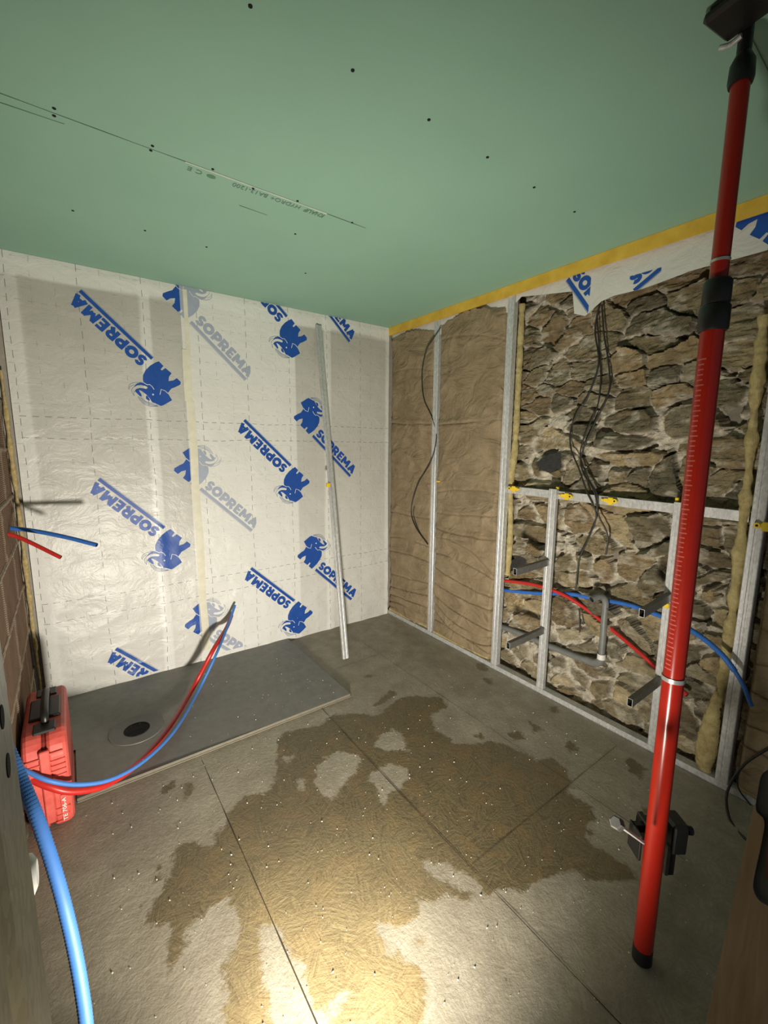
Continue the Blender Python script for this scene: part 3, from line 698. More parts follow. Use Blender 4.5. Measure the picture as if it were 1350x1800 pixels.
kraft_bay(-1.212, -.606, 2.44, 'wider crumpled brown paper batt between two studs, left of the bare stone', 221, F2)
F3 = [(.25, .22, .18, 1.), (.34, .36, .3, .8), (.50, .46, .44, .9), (.62, .66, .6, .6), (.78, .74, .7, .7), (.13, .12, .1, 1.), (1.1, 1.05, 1.0, .6), (1.5, 1.45, 1.5, .5)]
kraft_bay(-3.2, -2.60, 2.44, 'brown paper faced batt at the right edge behind the curled cable', 241, F3)
# bare wool edges bordering the stone bay
foam('insulation_strip', [tuple(at(a, b_, 0, .06)) for a, b_ in ((918, 535), (914, 620), (910, 700), (905, 790), (898, 850), (897, 940), (892, 1010))], .019, 'straight yellow wool edge strip left of the stone beside the tall stud', 'insulation', 3, 'wool', .15)
P = [tuple(at(a, b_, 0, .035)) for a, b_ in ((1343, 555), (1334, 640), (1324, 740), (1316, 830), (1306, 920), (1296, 1010), (1285, 1100), (1274, 1180), (1262, 1240))]
foam('insulation_strip', P, .020, 'ragged yellow wool edge strip hanging right of the stone', 'insulation', 7, 'wool', .45, 1.0)
P = [tuple(at(a, b_, 0, .03)) for a, b_ in ((1262, 1215), (1252, 1262), (1244, 1305), (1238, 1340), (1243, 1362))]
P = resample(cat(P, 8), .008); n = len(P); b = MB()
b.tube(P, [.010+.030*math.sin(math.pi*(i/n)**1.5)**.8+.006*random.random() for i in range(n)], 12)
b.build('insulation_scrap', 'wool', None, label='yellow wool tuft bulging out at the foot of the wall by the right stud', cat='insulation')

# ---- ceiling edge strip and membrane skirt on the right wall
ym = NT('yellow_edge_foam', .6); ym.col(ym.mix(ym.ramp(ym.noise(12, 5, .6), [(.3, 0.), (.7, 1.)]), (.60, .36, .035), (.76, .50, .07))); MAT['yellow_edge'] = ym.m
b = MB(); P = resample([(-.006, -.008, 2.468), (-.006, -3.4, 2.468)], .05); prof = []
vs = []
for i, q in enumerate(P):
    w = .003*(float(vnoise(np.array(i*.4), np.array(.3), 3))-.5)
    vs += [(.004, q[1], 2.499), (-.011, q[1], 2.499), (-.011+w, q[1], 2.436+w), (.004, q[1], 2.438+w)]
b.add(vs, [(4*i+k, 4*i+(k+1) % 4, 4*i+4+(k+1) % 4, 4*i+4+k) for i in range(len(P)-1) for k in range(4)]+[(3, 2, 1, 0)])
b.build('edge_strip', 'yellow_edge', None, label='long yellow strip along the top of the right wall under the green ceiling', cat='trim')
skirt_top = 2.462
low = [tuple(at(a, b_, 0, .028)[1:]) for a, b_ in ((690, 615), (750, 598), (800, 580), (862, 560), (893, 550), (918, 522), (1008, 513), (1011, 552), (1030, 556), (1058, 530), (1080, 520), (1130, 508), (1200, 483), (1212, 478), (1240, 470), (1350, 440))]
def strip_x(y, z, off=0): return .028-.012*float(fbm(np.array(y*5), np.array(z*4), 3, 5))-off
def strip_surf(u, v, off): return (strip_x(u, v, off), u, v)
b = MB()
for (y0, z0), (y1, z1) in zip(low[:-1], low[1:]):
    if abs(y1-y0) < 1e-4: continue
    q = [(y1, z1), (y0, z0), (y0, skirt_top), (y1, skirt_top)]
    for r in subdiv(q, .05): b.add([strip_surf(a, c, 0) for a, c in r], [(0, 1, 2)], 0, True)
a_r = math.atan2(-1, 1)
def skirt_logo(org, ang, u0=0, u1=9, v1=9):
    for (y0, z0), (y1, z1) in zip(low[:-1], low[1:]):
        if abs(y1-y0) < 1e-4: continue
        mir = lambda y: -y       # the wall is seen from -x, so u runs along -y
        win = [(-y0, z0), (-y1, z1), (-y1, skirt_top), (-y0, skirt_top)]
        win = clip(win, [(u0, -9), (u1, -9), (u1, v1), (u0, v1)])
        if win: put_logo(b, org, ang, win, lambda u, v, off: (strip_x(-u, v, off+.001), -u, v), (1, 0, 2))
skirt_logo((1.60, 2.43), -.95, 0, 1.74)
skirt_logo((2.50, 2.30), -.75, 2.33)
skirt_logo((1.97, 2.275), .55, 1.94, 2.08, 2.355)
sk = b.build('membrane_skirt', [MEM, 'blue_ink', 'thin_ink'], None, label='torn white membrane skirt with blue print hanging above the stone', cat='membrane')
at_ = sk.data.attributes.new('tone', 'FLOAT', 'POINT'); at_.data.foreach_set('value', np.full(len(sk.data.vertices), .62, np.float32))

# ---- metal framing
def cprof(w, d, t=.0012, lip=.008):
    "open C profile, face centred on the origin looking to -q"
    h = w/2
    return [(-h+.003, 0), (-.006, 0), (-.004, .0015), (.004, .0015), (.006, 0), (h-.003, 0), (h, .003), (h, d), (h-lip, d), (h-lip, d-t), (h-t, d-t), (h-t, .004), (-h+t, .004), (-h+t, d-t), (-h+lip, d-t), (-h+lip, d), (-h, d), (-h, .003)]
def stud(y, z0, z1, x, d, label, name='metal_stud', w=.048, ytop=None):
    root = empty(name, (x, y, z0)); tag(root, label, 'stud', 'metal studs of the right wall')
    b = MB(); yt = y if ytop is None else ytop
    b.extrude(cprof(w, d), (x, y, z0), (x, yt, z1), (0, 1, 0), (1, 0, 0)); b.build('channel', 'galv', root)
    return root
s1 = stud(-.583, .012, 2.455, .0, .042, 'slim metal stud between the two paper faced batts')
s2 = stud(-1.246, .012, 2.455, .0, .042, 'tall metal stud between paper faced batt and bare stone')
s3 = stud(-1.612, .012, 1.285, .0, .028, 'short metal stud beside the grey waste pipe, left of the two short ones')
s4 = stud(-2.268, .012, 1.278, .0, .028, 'short metal stud just behind the red telescopic pole')
s5 = stud(-2.556, .012, 2.455, .0, .042, 'tall metal stud at the right edge beside the ragged wool')
# screws in the stud feet
b = MB(); b.extrude([(-.024, 0), (-.022, 0), (-.022, .03), (.022, .03), (.022, 0), (.024, 0), (.024, .0315), (-.024, .0315)][::1], (.021, -.012, .001), (.021, -3.0, .001), (1, 0, 0), (0, 0, 1))
MB.box(b, (-.003, -3.0, 0.0), (.045, -.012, .0028))
b.build('floor_track', 'galv', None, label='low metal track along the floor at the foot of the right wall', cat='track')
nog = empty('cross_rail', (.03, -1.27, 1.25)); tag(nog, 'horizontal metal rail with yellow clips crossing the stone wall', 'rail')
b = MB(); zc = [float(at(a, c, 0, .03)[2]) for a, c in ((890, 860), (1290, 906))]
ya, yb = -1.272, -2.52
b.extrude([(-.0225, 0), (.0225, 0), (.0225, .027), (.0155, .027), (.0155, .0255), (.0213, .0255), (.0213, .0012), (-.0213, .0012), (-.0213, .0255), (-.0155, .0255), (-.0155, .027), (-.0225, .027)], (.030, ya, zc[0]), (.030, yb, zc[1]), (0, 0, 1), (1, 0, 0))
b.build('channel', 'galv', nog)
def clip_geo(x, y, z, s=1):
    b = MB(); b.cbox((x-.006, y-.034*s, z-.010), (x+.012, y+.022*s, z+.010), .002)
    b.cbox((x-.010, y-.016, z-.021), (x-.002, y+.010, z+.017), .002)
    b.tube([(x-.012, y+.026*s, z), (x+.004, y+.026*s, z)], .012, 12); b.tube([(x-.0135, y+.026*s, z), (x-.0115, y+.026*s, z)], .005, 8, mi=1)
    b.cbox((x-.012, y-.046*s, z-.004), (x-.004, y-.032*s, z+.006), .0015)
    return b
for (px, py), lab in (((903, 859), 'clip'), ((996, 872), 'clip'), ((1073, 880), 'clip')):
    q = at(px, py, 0, .022); clip_geo(q[0], q[1], q[2], -1 if px > 950 else 1).build('clip', ['yellow_clip', 'dark'], nog)
for q in ((.028, -1.630, 1.290), (.028, -2.250, 1.290)): MB().cbox((q[0]-.012, q[1]-.006, q[2]-.012), (q[0]+.004, q[1]+.008, q[2]+.008), .002).build('clip', 'yellow_clip', nog)
q = at(1346, 925, 0, -.01); clip_geo(q[0], q[1], q[2]).build('yellow_clip', ['yellow_clip', 'dark'], None, label='yellow plastic clip on the far right stud at the picture edge', cat='clip')
q = at(770, 846, 0, .0); MB().cbox((q[0]-.01, q[1]-.02, q[2]-.006), (q[0]+.02, q[1]+.008, q[2]+.006), .002).build('yellow_clip', ['yellow_clip'], None, label='tiny yellow clip on the slim stud between the paper batts', cat='clip')
# rectangular tube stubs standing out of the short studs
def stub(tip, base, label):
    T, B = Vector(tip), Vector(base); d = (T-B).normalized(); root = empty('tube_bracket', tuple(B)); tag(root, label, 'bracket', 'steel tube brackets on the short studs')
    hy, hz, t = .0115, .019, .0018; b = MB(); up = Vector((0, 0, 1)); up = (up-d*up.dot(d)).normalized(); sd = d.cross(up)
    out = [(-hy, -hz), (hy, -hz), (hy, hz), (-hy, hz)]; inn = [(p*(1-t/hy), q*(1-t/hz)) for p, q in out]
    V = [e+sd*p+up*q for e in (B, T) for p, q in out]+[e+sd*p+up*q for e in (T, B+d*.01) for p, q in inn]
    b.add(V, [(k, (k+1) % 4, 4+(k+1) % 4, 4+k) for k in range(4)]+[(3, 2, 1, 0)])
    b.add(V, [(4+k, 4+(k+1) % 4, 8+(k+1) % 4, 8+k) for k in range(4)], 1)
    b.add(V, [(8+k, 8+(k+1) % 4, 12+(k+1) % 4, 12+k) for k in range(4)]+[(12, 13, 14, 15)], 2)
    b.build('tube', ['galv_dark', 'galv', 'inside'], root)
    b = MB(); b.cbox((.0-.003, B.y-.022, B.z-.012), (.003, B.y+.022, B.z+.012), .001); b.build('mounting_plate', 'galv', root)
for tp, by, (bx, bz), lab in (((905, 1005), -1.612, (.0, .845), 'upper grey tube bracket on the short stud left of the waste pipe'), ((893, 1135), -1.612, (.0, .415), 'lower grey tube bracket on the short stud left of the waste pipe'),
                       ((1128, 1078), -2.268, (.0, .822), 'upper grey tube bracket on the short stud behind the pole'), ((1107, 1235), -2.268, (.0, .392), 'lower grey tube bracket on the short stud behind the pole')):
    q = at(tp[0], tp[1], 1, by); stub(tuple(q), (bx-.003, by, bz), lab)
q = at(1172, 1064, 0, -.004); MB().cbox((q[0]-.008, q[1]-.012, q[2]-.014), (q[0]+.004, q[1]+.012, q[2]+.012), .003).build('yellow_clip', ['yellow_clip'], None, label='small yellow green clip under the upper bracket behind the pole', cat='clip')

# ---- pipes on the stone wall
def apath(pts): return [tuple(at(a, b_, 0, x)) for a, b_, x in pts]
def pipe(name, path, r, mats, label, cat_='pipe', step=.012, wall=.18, n=14, rib=0):
    P = resample(cat(path, 10), step if not rib else rib); rr = [r]*len(P) if not rib else [r*(1-.10*(i % 2)) for i in range(len(P))]
    b = MB(); b.tube(P, rr, n, True, 0, wall); return b.build(name, mats, None, label=label, cat=cat_)
gp = empty('waste_pipe', tuple(at(1055, 1165, 0, .08))); tag(gp, 'grey plastic waste pipe with a riser and open elbow on the stone wall', 'pipe')
H = apath([(862, 1096, .085), (900, 1108, .085), (960, 1133, .078), (1010, 1153, .070), (1040, 1163, .066)])
b = MB(); b.tube(resample(cat(H, 8), .015), .0185, 16); b.build('horizontal_run', 'grey_pipe', gp)
E_ = apath([(1030, 1160, .068), (1047, 1165, .064), (1056, 1160, .058), (1057, 1148, .056)])
b = MB(); b.tube(resample(cat(E_, 8), .006), .0225, 16); b.build('elbow', 'grey_pipe', gp)
R_ = apath([(1057, 1155, .055), (1060, 1120, .055), (1062, 1090, .055), (1064, 1070, .054), (1064, 1056, .048), (1058, 1049, .03), (1049, 1050, .0), (1040, 1054, -.03)])
b = MB(); b.tube(resample(cat(R_, 8), .006), .0175, 16, True, 0, .12); b.build('riser', ['grey_pipe', 'inside'], gp)
q0, q1 = apath([(1057.5, 1149, .054), (1057, 1158, .055)]); b = MB(); b.tube([q0, q1], .0225, 16); b.build('white_collar', 'tape_white', gp)
pipe('blue_pipe', apath([(868, 1034, .07), (900, 1039, .07), (950, 1043, .075), (1000, 1044, .08), (1040, 1051, .085), (1100, 1062, .085), (1140, 1075, .07), (1180, 1090, .05), (1210, 1105, .01), (1240, 1125, -.03), (1270, 1152, -.06), (1292, 1180, -.07)]), .0125, ['blue_wall_pipe', 'inside'], 'thick blue pipe sleeve crossing the stone wall below the rail', rib=.006)
pipe('blue_pipe', apath([(1284, 1170, -.065), (1294, 1183, -.07), (1308, 1208, -.075), (1321, 1241, -.08)]), .0085, ['blue_wall_pipe', 'inside'], 'thin blue pipe end curving down out of its sleeve at the right', n=12)
pipe('red_pipe', apath([(868, 1020, .06), (900, 1022, .06), (940, 1028, .055), (985, 1043, .055), (1030, 1070, .08), (1080, 1110, .09), (1130, 1152, .07), (1150, 1172, .065), (1180, 1197, .05), (1208, 1222, .03)]), .0115, ['red_pipe', 'inside'], 'red pipe sagging across the stone wall behind the grey riser', rib=.006)
# ---- cables
def cable(pts, r, label, name='electric_cable', group=None):
    P = resample(cat(pts, 8), .015); b = MB(); b.tube(P, r, 8); o = b.build(name, 'cable', None, label=label, cat='cable')
    if group: o['group'] = group
cable(apath([(1054, 535, .03), (1046, 580, .04), (1052, 640, .05), (1032, 700, .05), (1006, 745, .045), (1003, 785, .04), (1018, 825, .03), (1032, 865, .018), (1048, 905, .03), (1035, 945, .05), (1018, 985, .06), (1012, 1037, .06)]), .0045, 'black cable swinging furthest left over the stone and reaching the blue pipe')
cable(apath([(1058, 535, .03), (1062, 590, .04), (1070, 640, .05), (1070, 690, .05), (1045, 745, .045), (1022, 800, .04), (1025, 830, .03), (1045, 865, .018), (1052, 905, .03), (1068, 940, .05), (1065, 975, .06)]), .0045, 'black cable curving furthest right with a hooked loose end under the rail')
cable(apath([(1050, 560, .04), (1053, 610, .055), (1056, 660, .06), (1050, 715, .06), (1030, 760, .05), (1020, 800, .045), (1034, 840, .03), (1050, 870, .018), (1050, 900, .04), (1042, 930, .06)]), .0038, 'thin middle cable of the bundle hanging over the stone')
cable(apath([(1018, 1072, .10), (1019, 1100, .10), (1019, 1112, .10)]), .0035, 'short cable tail showing under the red pipe, left one')
cable(apath([(1023, 1074, .10), (1026, 1098, .10)]), .003, 'short cable tail showing under the red pipe, right one')
cable(apath([(775, 575, .0), (764, 592, -.012), (750, 615, -.020), (742, 655, -.022), (745, 700, -.020), (760, 735, .0), (767, 770, .004), (757, 812, -.014), (735, 850, -.022), (723, 895, -.024), (730, 925, -.020), (752, 957, -.006)]), .0042, 'black cable bowing out from behind the slim stud over the paper batt')
cable(apath([(752, 957, .0), (735, 930, -.006), (727, 905, -.006), (728, 890, -.008)]), .0035, 'second thin strand lying beside the cable on the paper batt')
cable(apath([(1352, 1315, -.02), (1335, 1325, -.04), (1310, 1342, -.07), (1288, 1370, -.10), (1277, 1400, -.13), (1281, 1435, -.17), (1294, 1458, -.20), (1310, 1474, -.235), (1335, 1492, -.26)]), .0052, 'stiff dark cable curling from the wall down to the floor at the right edge')
cable(apath([(1303, 1350, -.02), (1296, 1368, -.012), (1300, 1390, -.012), (1322, 1418, -.004)]), .003, 'thin dark cable arc close to the wall inside the larger curl')

# ================================================================== SHOWER TRAY
tm_ = NT('grey_tray_foam', .62, spec=.35)
tm_.col(tm_.mix(tm_.ramp(tm_.noise(18, 6, .7), [(.3, 0.), (.7, 1.)]), (.20, .198, .180), (.26, .255, .235))); tm_.bump(tm_.noise(240, 3, .7), .15, .001); MAT['tray'] = tm_.m
tray = empty('shower_tray', (-1.74, -.49, 0)); tag(tray, 'grey flat shower tray with a round drain in the left corner', 'shower tray')
DX, DY = -2.095, -.575
def tray_z(x, y): return .020-.013*max(0., 1-math.hypot((x-DX)/.9, (y-DY)/.55))
U = np.arange(-2.515, -.978, .0125); V = np.arange(-.965, -.012, .0125)
tz = lambda u, v: .020-.013*np.clip(1-np.hypot((u-DX)/.9, (v-DY)/.55), 0, 1)
grid('tray_surface', U, V, lambda u, v: (u, v, tz(u, v)), 'tray', parent=tray, keep=lambda u, v: (np.hypot(u-DX, v-DY) > .050) & ~((u < -2.366) & (v < -.59)))
b = MB(); U1, V1 = float(U[-1]), float(V[0])
b.add([(x, V1, z) for x in (-2.366, U1) for z in (0, .020)]+[(U1, y, z) for y in (V1, -.012) for z in (0, .020)], [(0, 2, 3, 1), (4, 6, 7, 5)])
b.box((-2.366, V1-.004, .0), (U1+.003, V1, .006)); b.build('tray_edge', [plain('tray_edge', (.15, .135, .10), .7)], tray)
def ring(b, r0, r1, z0, z1, mi=0, n=40, jit=0):
    v = []
    for k in range(n):
        a = 2*math.pi*k/n; j = 1+jit*math.sin(3*a+.5)
        v += [(DX+r0*math.cos(a)*j, DY+r0*math.sin(a)*j, z0), (DX+r1*math.cos(a), DY+r1*math.sin(a), z1)]
    b.add(v, [(2*k, 2*k+1, (2*k+3) % (2*n), (2*k+2) % (2*n)) for k in range(n)], mi, True)
dr = plain('drain_flange', (.15, .15, .14), .5)
b = MB(); zc_ = tray_z(DX, DY); ring(b, .134, .130, zc_-.002, zc_+.0065, 0, 44); ring(b, .130, .060, zc_+.0065, zc_+.004, 0, 44); b.build('drain_flange', dr, tray)
b = MB(); ring(b, .062, .054, zc_+.0055, zc_+.001, 0); ring(b, .054, .0005, zc_+.001, .002, 0)
b.build('drain_hole', 'dark', tray)
crumbs('tray_crumbs', 70, ((-1.9, -1.02), (-.92, -.2)), 0, 'white plaster specks scattered on the grey shower tray', lambda x, y: tray_z(x, y), 1.1)

# ================================================================== LEANING CHANNEL
T = Vector((-.676, -.012, 2.405)); B = Vector(at(606, 1157, 2, .004)); d = (T-B).normalized()
lean = empty('leaning_channel', tuple(B)); tag(lean, 'loose metal channel leaning against the white membrane', 'channel')
sd = Vector((1, .1, 0)); sd = (sd-d*sd.dot(d)).normalized(); nr = sd.cross(d).normalized()
if nr.y < 0: nr = -nr
b = MB(); b.extrude(cprof(.046, .020), tuple(B-nr*.022), tuple(T-nr*.022), sd, nr); b.build('channel_profile', 'galv', lean)
q = B.lerp(T, .515); b = MB(); b.cbox((q.x-.048, q.y-.036, q.z-.014), (q.x-.022, q.y-.014, q.z+.016), .003); b.build('clip', 'yellow_clip', lean, label='yellow plastic clip')

# ================================================================== PIPES FROM THE LEFT WALL
q = (-2.193, -.5, 1.024)
pipe('blue_pipe', [(-2.56, -.272, 1.116), (-2.45, -.31, 1.095), (-2.32, -.40, 1.063), tuple(at(170, 958, 1, -.5))], .0105, ['blue_wall_pipe', 'inside'], 'short blue pipe stub poking out of the brick wall, upper of two', n=12)
pipe('red_pipe', [(-2.56, -.40, 1.112), (-2.49, -.42, 1.083), tuple(at(107, 980, 1, -.5))], .0095, ['red_pipe', 'inside'], 'short red pipe stub poking out of the brick wall, lower of two', n=12)
R1 = [tuple(at(a, b_, 2, z)) for a, b_, z in ((38, 1362, .27), (85, 1382, .22), (130, 1391, .165), (190, 1378, .11), (250, 1335, .07), (300, 1275, .05), (340, 1208, .055))]+[tuple(at(a, b_, 1, y)) for a, b_, y in ((375, 1142, -.36), (398, 1104, -.15), (407, 1082, -.07))]
pipe('red_pipe', [(-2.56, R1[0][1]+.01, R1[0][2]+.01)]+R1, .0135, ['red_pipe', 'inside'], 'long red pipe arching from the brick wall over the tray to the membrane', n=14)
R2 = [tuple(at(a, b_, 2, z)) for a, b_, z in ((38, 1352, .31), (85, 1372, .26), (140, 1379, .19), (200, 1368, .135), (260, 1332, .09), (310, 1280, .065), (350, 1212, .07))]+[tuple(at(a, b_, 1, y)) for a, b_, y in ((380, 1150, -.39), (402, 1096, -.17), (413, 1064, -.08))]
pipe('blue_pipe', [(-2.56, R2[0][1]+.01, R2[0][2]+.01)]+R2, .0085, ['blue_pipe', 'inside'], 'long light blue pipe arching beside the red one over the tray', n=12)
R3 = [tuple(at(a, b_, 1, y)) for a, b_, y in ((-8, 1270, -1.9), (15, 1320, -1.96), (36, 1368, -2.00), (62, 1430, -2.05), (88, 1505, -2.09), (110, 1580, -2.12), (128, 1655, -2.14), (142, 1730, -2.16), (152, 1805, -2.18), (158, 1900, -2.2))]
e = R3[-1]; R3.append((e[0]+.01, e[1]-.03, .02))
pipe('blue_conduit', R3, .0125, ['blue_pipe', 'inside'], 'thick ribbed blue conduit hanging in the left foreground beside the metal jamb', rib=.0036, n=18)

# ================================================================== TOOL CASE
case = empty('tool_case', (-2.44, -.83, 0)); tag(case, 'red plastic tool case standing upright against the brick wall', 'case')
rc = NT('red_case_plastic', .45); rc.col(rc.mix(rc.ramp(rc.noise(25, 5, .6), [(.3, 0.), (.75, 1.)]), (.52, .070, .055), (.68, .125, .10))); rc.bump(rc.noise(120, 3, .6), .1, .002); MAT['case'] = rc.m
def case_half(x0, x1, ins, name):
    "rounded outline in the y-z plane, extruded along x"
    y0, y1, z0, z1 = -1.085+ins, -.60-ins, .004+ins, .405-ins
    P = []
    for (cy, cz, a0, r) in ((y1-.05, z0+.05, -90, .05), (y1-.07, z1-.07, 0, .07), (y0+.085, z1-.085, 90, .085), (y0+.045, z0+.045, 180, .045)):
        for k in range(7): a = math.radians(a0+15*k); P.append((cy+r*math.cos(a), cz+r*math.sin(a)))
    b = MB(); n = len(P); C = np.mean(P, axis=0)
    L = [(x0, .93), (x0+.006, .975), (x0+.016, 1.), (x1-.016, 1.), (x1-.006, .975), (x1, .93)] if name != 'seam' else [(x0, 1.), (x1, 1.)]
    V = [(x, C[0]+(p[0]-C[0])*s_, C[1]+(p[1]-C[1])*s_) for x, s_ in L for p in P]
    b.add(V, [(i*n+k, i*n+(k+1) % n, (i+1)*n+(k+1) % n, (i+1)*n+k) for i in range(len(L)-1) for k in range(n)], 0)
    b.add(V, [tuple(range(n))[::-1], tuple(range((len(L)-1)*n, len(L)*n))], 0); return b
b = case_half(-2.515, -2.449, 0, 'a')
for zz in (.30, .325): b.cbox((-2.505, -1.092, zz), (-2.46, -1.07, zz+.008), .002)
b.build('case_shell', 'case', case)
b = case_half(-2.443, -2.372, 0, 'b')
for k, (zz, w) in enumerate(((.335, .045), (.300, .05), (.278, .05), (.256, .05), (.234, .05), (.09, .05), (.06, .045), (.035, .04))): b.cbox((-2.433, -1.092, zz), (-2.433+w, -1.07, zz+.008), .002)
b.build('case_shell', 'case', case)
b = case_half(-2.450, -2.442, .006, 'seam'); b.build('rubber_seam', plain('dark_red_seam', (.20, .02, .018), .5), case)
b = MB(); b.cbox((-2.462, -1.098, .05), (-2.430, -1.08, .36), .004); b.build('rib', 'case', case)
b = MB(); b.cbox((-2.478, -1.03, .395), (-2.405, -.96, .412), .004); b.cbox((-2.478, -.73, .395), (-2.405, -.66, .412), .004)
hp = cat([(-2.44, -.965, .402), (-2.44, -.955, .435), (-2.44, -.90, .447), (-2.44, -.79, .447), (-2.44, -.735, .435), (-2.44, -.725, .402)], 6); b.tube(hp, .014, 12); b.build('carry_handle', 'black', case)
b = MB(); b.cbox((-2.495, -.93, .398), (-2.39, -.76, .416), .005); b.build('latch_panel', 'black', case)
b = MB(); b.cbox((-2.470, -1.045, .345), (-2.415, -1.02, .375), .003); b.build('latch', 'black', case)
b = MB(); put_text(b, 'TE 706-A', (-2.396, -1.0935, .040), (0, 0, 1), (-1, 0, 0), .013, .01, 0, .10); b.build('printed_label', 'tape_white', case, label='white printed model lettering')
b = MB(); b.cbox((-2.413, -1.0895, .03), (-2.391, -1.075, .15), .001); b.build('label_field', 'case', case)

# ================================================================== TELESCOPIC POLE
PB, PT = np.array([-1.000, -2.655, 0.]), at(1312, 55, 2, 2.47)
def pz(z): return PB+(PT-PB)*(z/2.47)
pole = empty('telescopic_pole', tuple(PB)); tag(pole, 'red telescopic support pole braced between floor and ceiling', 'pole')
def zpix(py):
    lo_, hi_ = 0., 2.47
    for _ in range(40):
        mid = (lo_+hi_)/2; d_ = pz(mid)-np.array([CX, CY, CZ]); y_ = 900-FL*(d_@_u)/(d_@_f)
        if y_ > py: lo_ = mid
        else: hi_ = mid
    return lo_
def seg(z0, z1, r, name, mat, n=28, extra=None):
    b = MB(); b.tube([pz(z0), pz(z1)], r, n)
    if extra: extra(b)
    return b.build(name, mat, pole)
zc0, zc1, zc2 = zpix(583), zpix(538), zpix(492)
zr = zpix(1192)
ax = Vector(PT-PB).normalized(); tocam = Vector((CX, CY, CZ))-Vector(pz(1.2)); side = Vector(np.cross(np.array(ax), np.array(tocam))).normalized(); fr = side.cross(ax).normalized()
if fr.dot(tocam) < 0: fr = -fr
lft = ax.cross(fr).normalized()
if lft.dot(Vector(_r)) > 0: lft = -lft
dirm = (fr*.80+lft*.60).normalized()
def ticks(b):
    z = zr+.03; k = 0; s2 = ax.cross(dirm)
    while z < zc0-.06:
        w = .0072 if k % 5 else .0105
        Vv = []
        for zz in (z, z+.0035):
            for j in range(5):
                a = (j/4-.5)*w*2/.0258+.0; dd = (dirm*math.cos(a)+s2*math.sin(a)); Vv.append(Vector(pz(zz))+dd*.0263)
        b.add(Vv, [(j, j+1, 6+j, 5+j) for j in range(4)], 1); z += .0125; k += 1
b = MB(); b.tube([pz(zr), pz(zc0+.01)], .0258, 28); ticks(b); b.build('lower_tube', ['red_paint', 'tick'], pole)
seg(.03, zr, .0262, 'base_tube', 'red_paint')
seg(zr-.006, zr+.006, .0285, 'ring', 'ring')
seg(0, .045, .0268, 'rubber_foot', 'black')
b = MB(); b.tube([pz(zc0), pz(zc0+.006), pz(zc1-.004), pz(zc1)], [.030, .0325, .0325, .030], 28); b.build('collar', 'black', pole)
b = MB(); b.tube([pz(zc1), pz(zc1+.006), pz(zc2-.006), pz(zc2)], [.027, .0300, .0300, .026], 28); b.build('collar', 'black', pole)
seg(zc2, zpix(135), .0192, 'upper_tube', 'red_paint')
zt = zpix(459); seg(zt-.003, zt+.003, .0208, 'ring', 'ring')
z4, z5 = zpix(150), zpix(95)
b = MB(); b.tube([pz(z4), pz(z4+.01), pz(z5-.02), pz(z5)], [.0235, .026, .0245, .015], 24); b.build('head_socket', 'black', pole)
b = MB(); b.tube([pz(z5-.005), pz(2.478)], .0145, 16); b.build('head_stem', 'black', pole)
hd = empty('tmp'); bpy.data.objects.remove(hd)
Pc = Vector(((-1.02-.85)/2, (-2.59-2.66)/2, 2.484)); a_ = at(1255, 55, 2, 2.475); c_ = at(1345, -12, 2, 2.475); dd = Vector(c_-a_); ln = dd.length
dd.normalize(); s_ = Vector((0, 0, 1)).cross(dd); Rm = Matrix((dd, s_, Vector((0, 0, 1)))).transposed()
b = MB(); b.cbox((0, -.052, -.010), (.27, .052, .014), .008, 0, Rm, tuple(a_)); b.cbox((.01, -.046, .0115), (.26, .046, .0235), .004, 0, Rm, tuple(a_))
b.build('head_pad', 'black', pole)
a2, b2 = at(1266, 84, 2, 2.462), at(1304, 62, 2, 2.455)
b = MB(); b.tube(cat([tuple(a2), tuple((a2+b2)/2+np.array([0, 0, -.006])), tuple(b2)], 6), .006, 8); b.build('pad_bracket', 'galv', pole)

# clamp on the pole foot
cl = empty('pole_clamp', tuple(pz(.35))); tag(cl, 'black clamp with a steel spindle gripping the foot of the red pole', 'clamp')
def cp(px, py, y): return tuple(at(px, py, 1, y))
r_ = Vector(_r); r_.z = 0; r_.normalize(); f_ = Vector((r_.y*-1, r_.x, 0)); zc = .36
CR = Matrix((r_, f_, Vector((0, 0, 1)))).transposed()
org = Vector(cp(1158, 1470, -2.64))
b = MB()
b.cbox((-.045, -.035, -.030), (-.028, .045, .045), .003, 0, CR, org); b.cbox((.026, -.025, -.045), (.075, .045, .055), .008, 0, CR, org)
b.cbox((-.045, .030, -.02), (.060, .048, .030), .003, 0, CR, org); b.build('clamp_body', 'black', cl)
b = MB(); b.cbox((.028, -.012, -.125), (.052, .018, -.03), .003, 0, CR, org); b.cbox((.020, -.018, -.12), (.030, .0, -.02), .002, 1, CR, org); b.build('rail', ['black', 'galv_dark'], cl)
b = MB(); b.tube([tuple(org+CR @ Vector((.07, .01, .015))), tuple(org+CR @ Vector((.092, .01, .012)))], .008, 10); b.tube([tuple(org+CR @ Vector((.090, .01, .012))), tuple(org+CR @ Vector((.104, .01, .010)))], .013, 10); b.build('side_knob', 'black', cl)
b = MB(); b.cbox((-.078, -.035, -.050), (-.070, .025, .035), .002, 0, CR, org); b.cbox((-.078, .0, .01), (-.03, .02, .035), .002, 0, CR, org); b.build('fork', 'black', cl)
k0, k1 = Vector(cp(1087, 1449, -2.665)), Vector(cp(1131, 1481, -2.655))
b = MB(); b.tube([tuple(k0), tuple(k1)], .0042, 10); b.build('spindle', 'rod', cl)
dk = (k1-k0).normalized(); b = MB(); b.tube([tuple(k0-dk*.028), tuple(k0-dk*.024), tuple(k0+dk*.004), tuple(k0+dk*.008)], [.012, .015, .015, .011], 6, smooth=False); b.build('spindle_knob', plain('grey_knob', (.14, .14, .13), .5), cl)

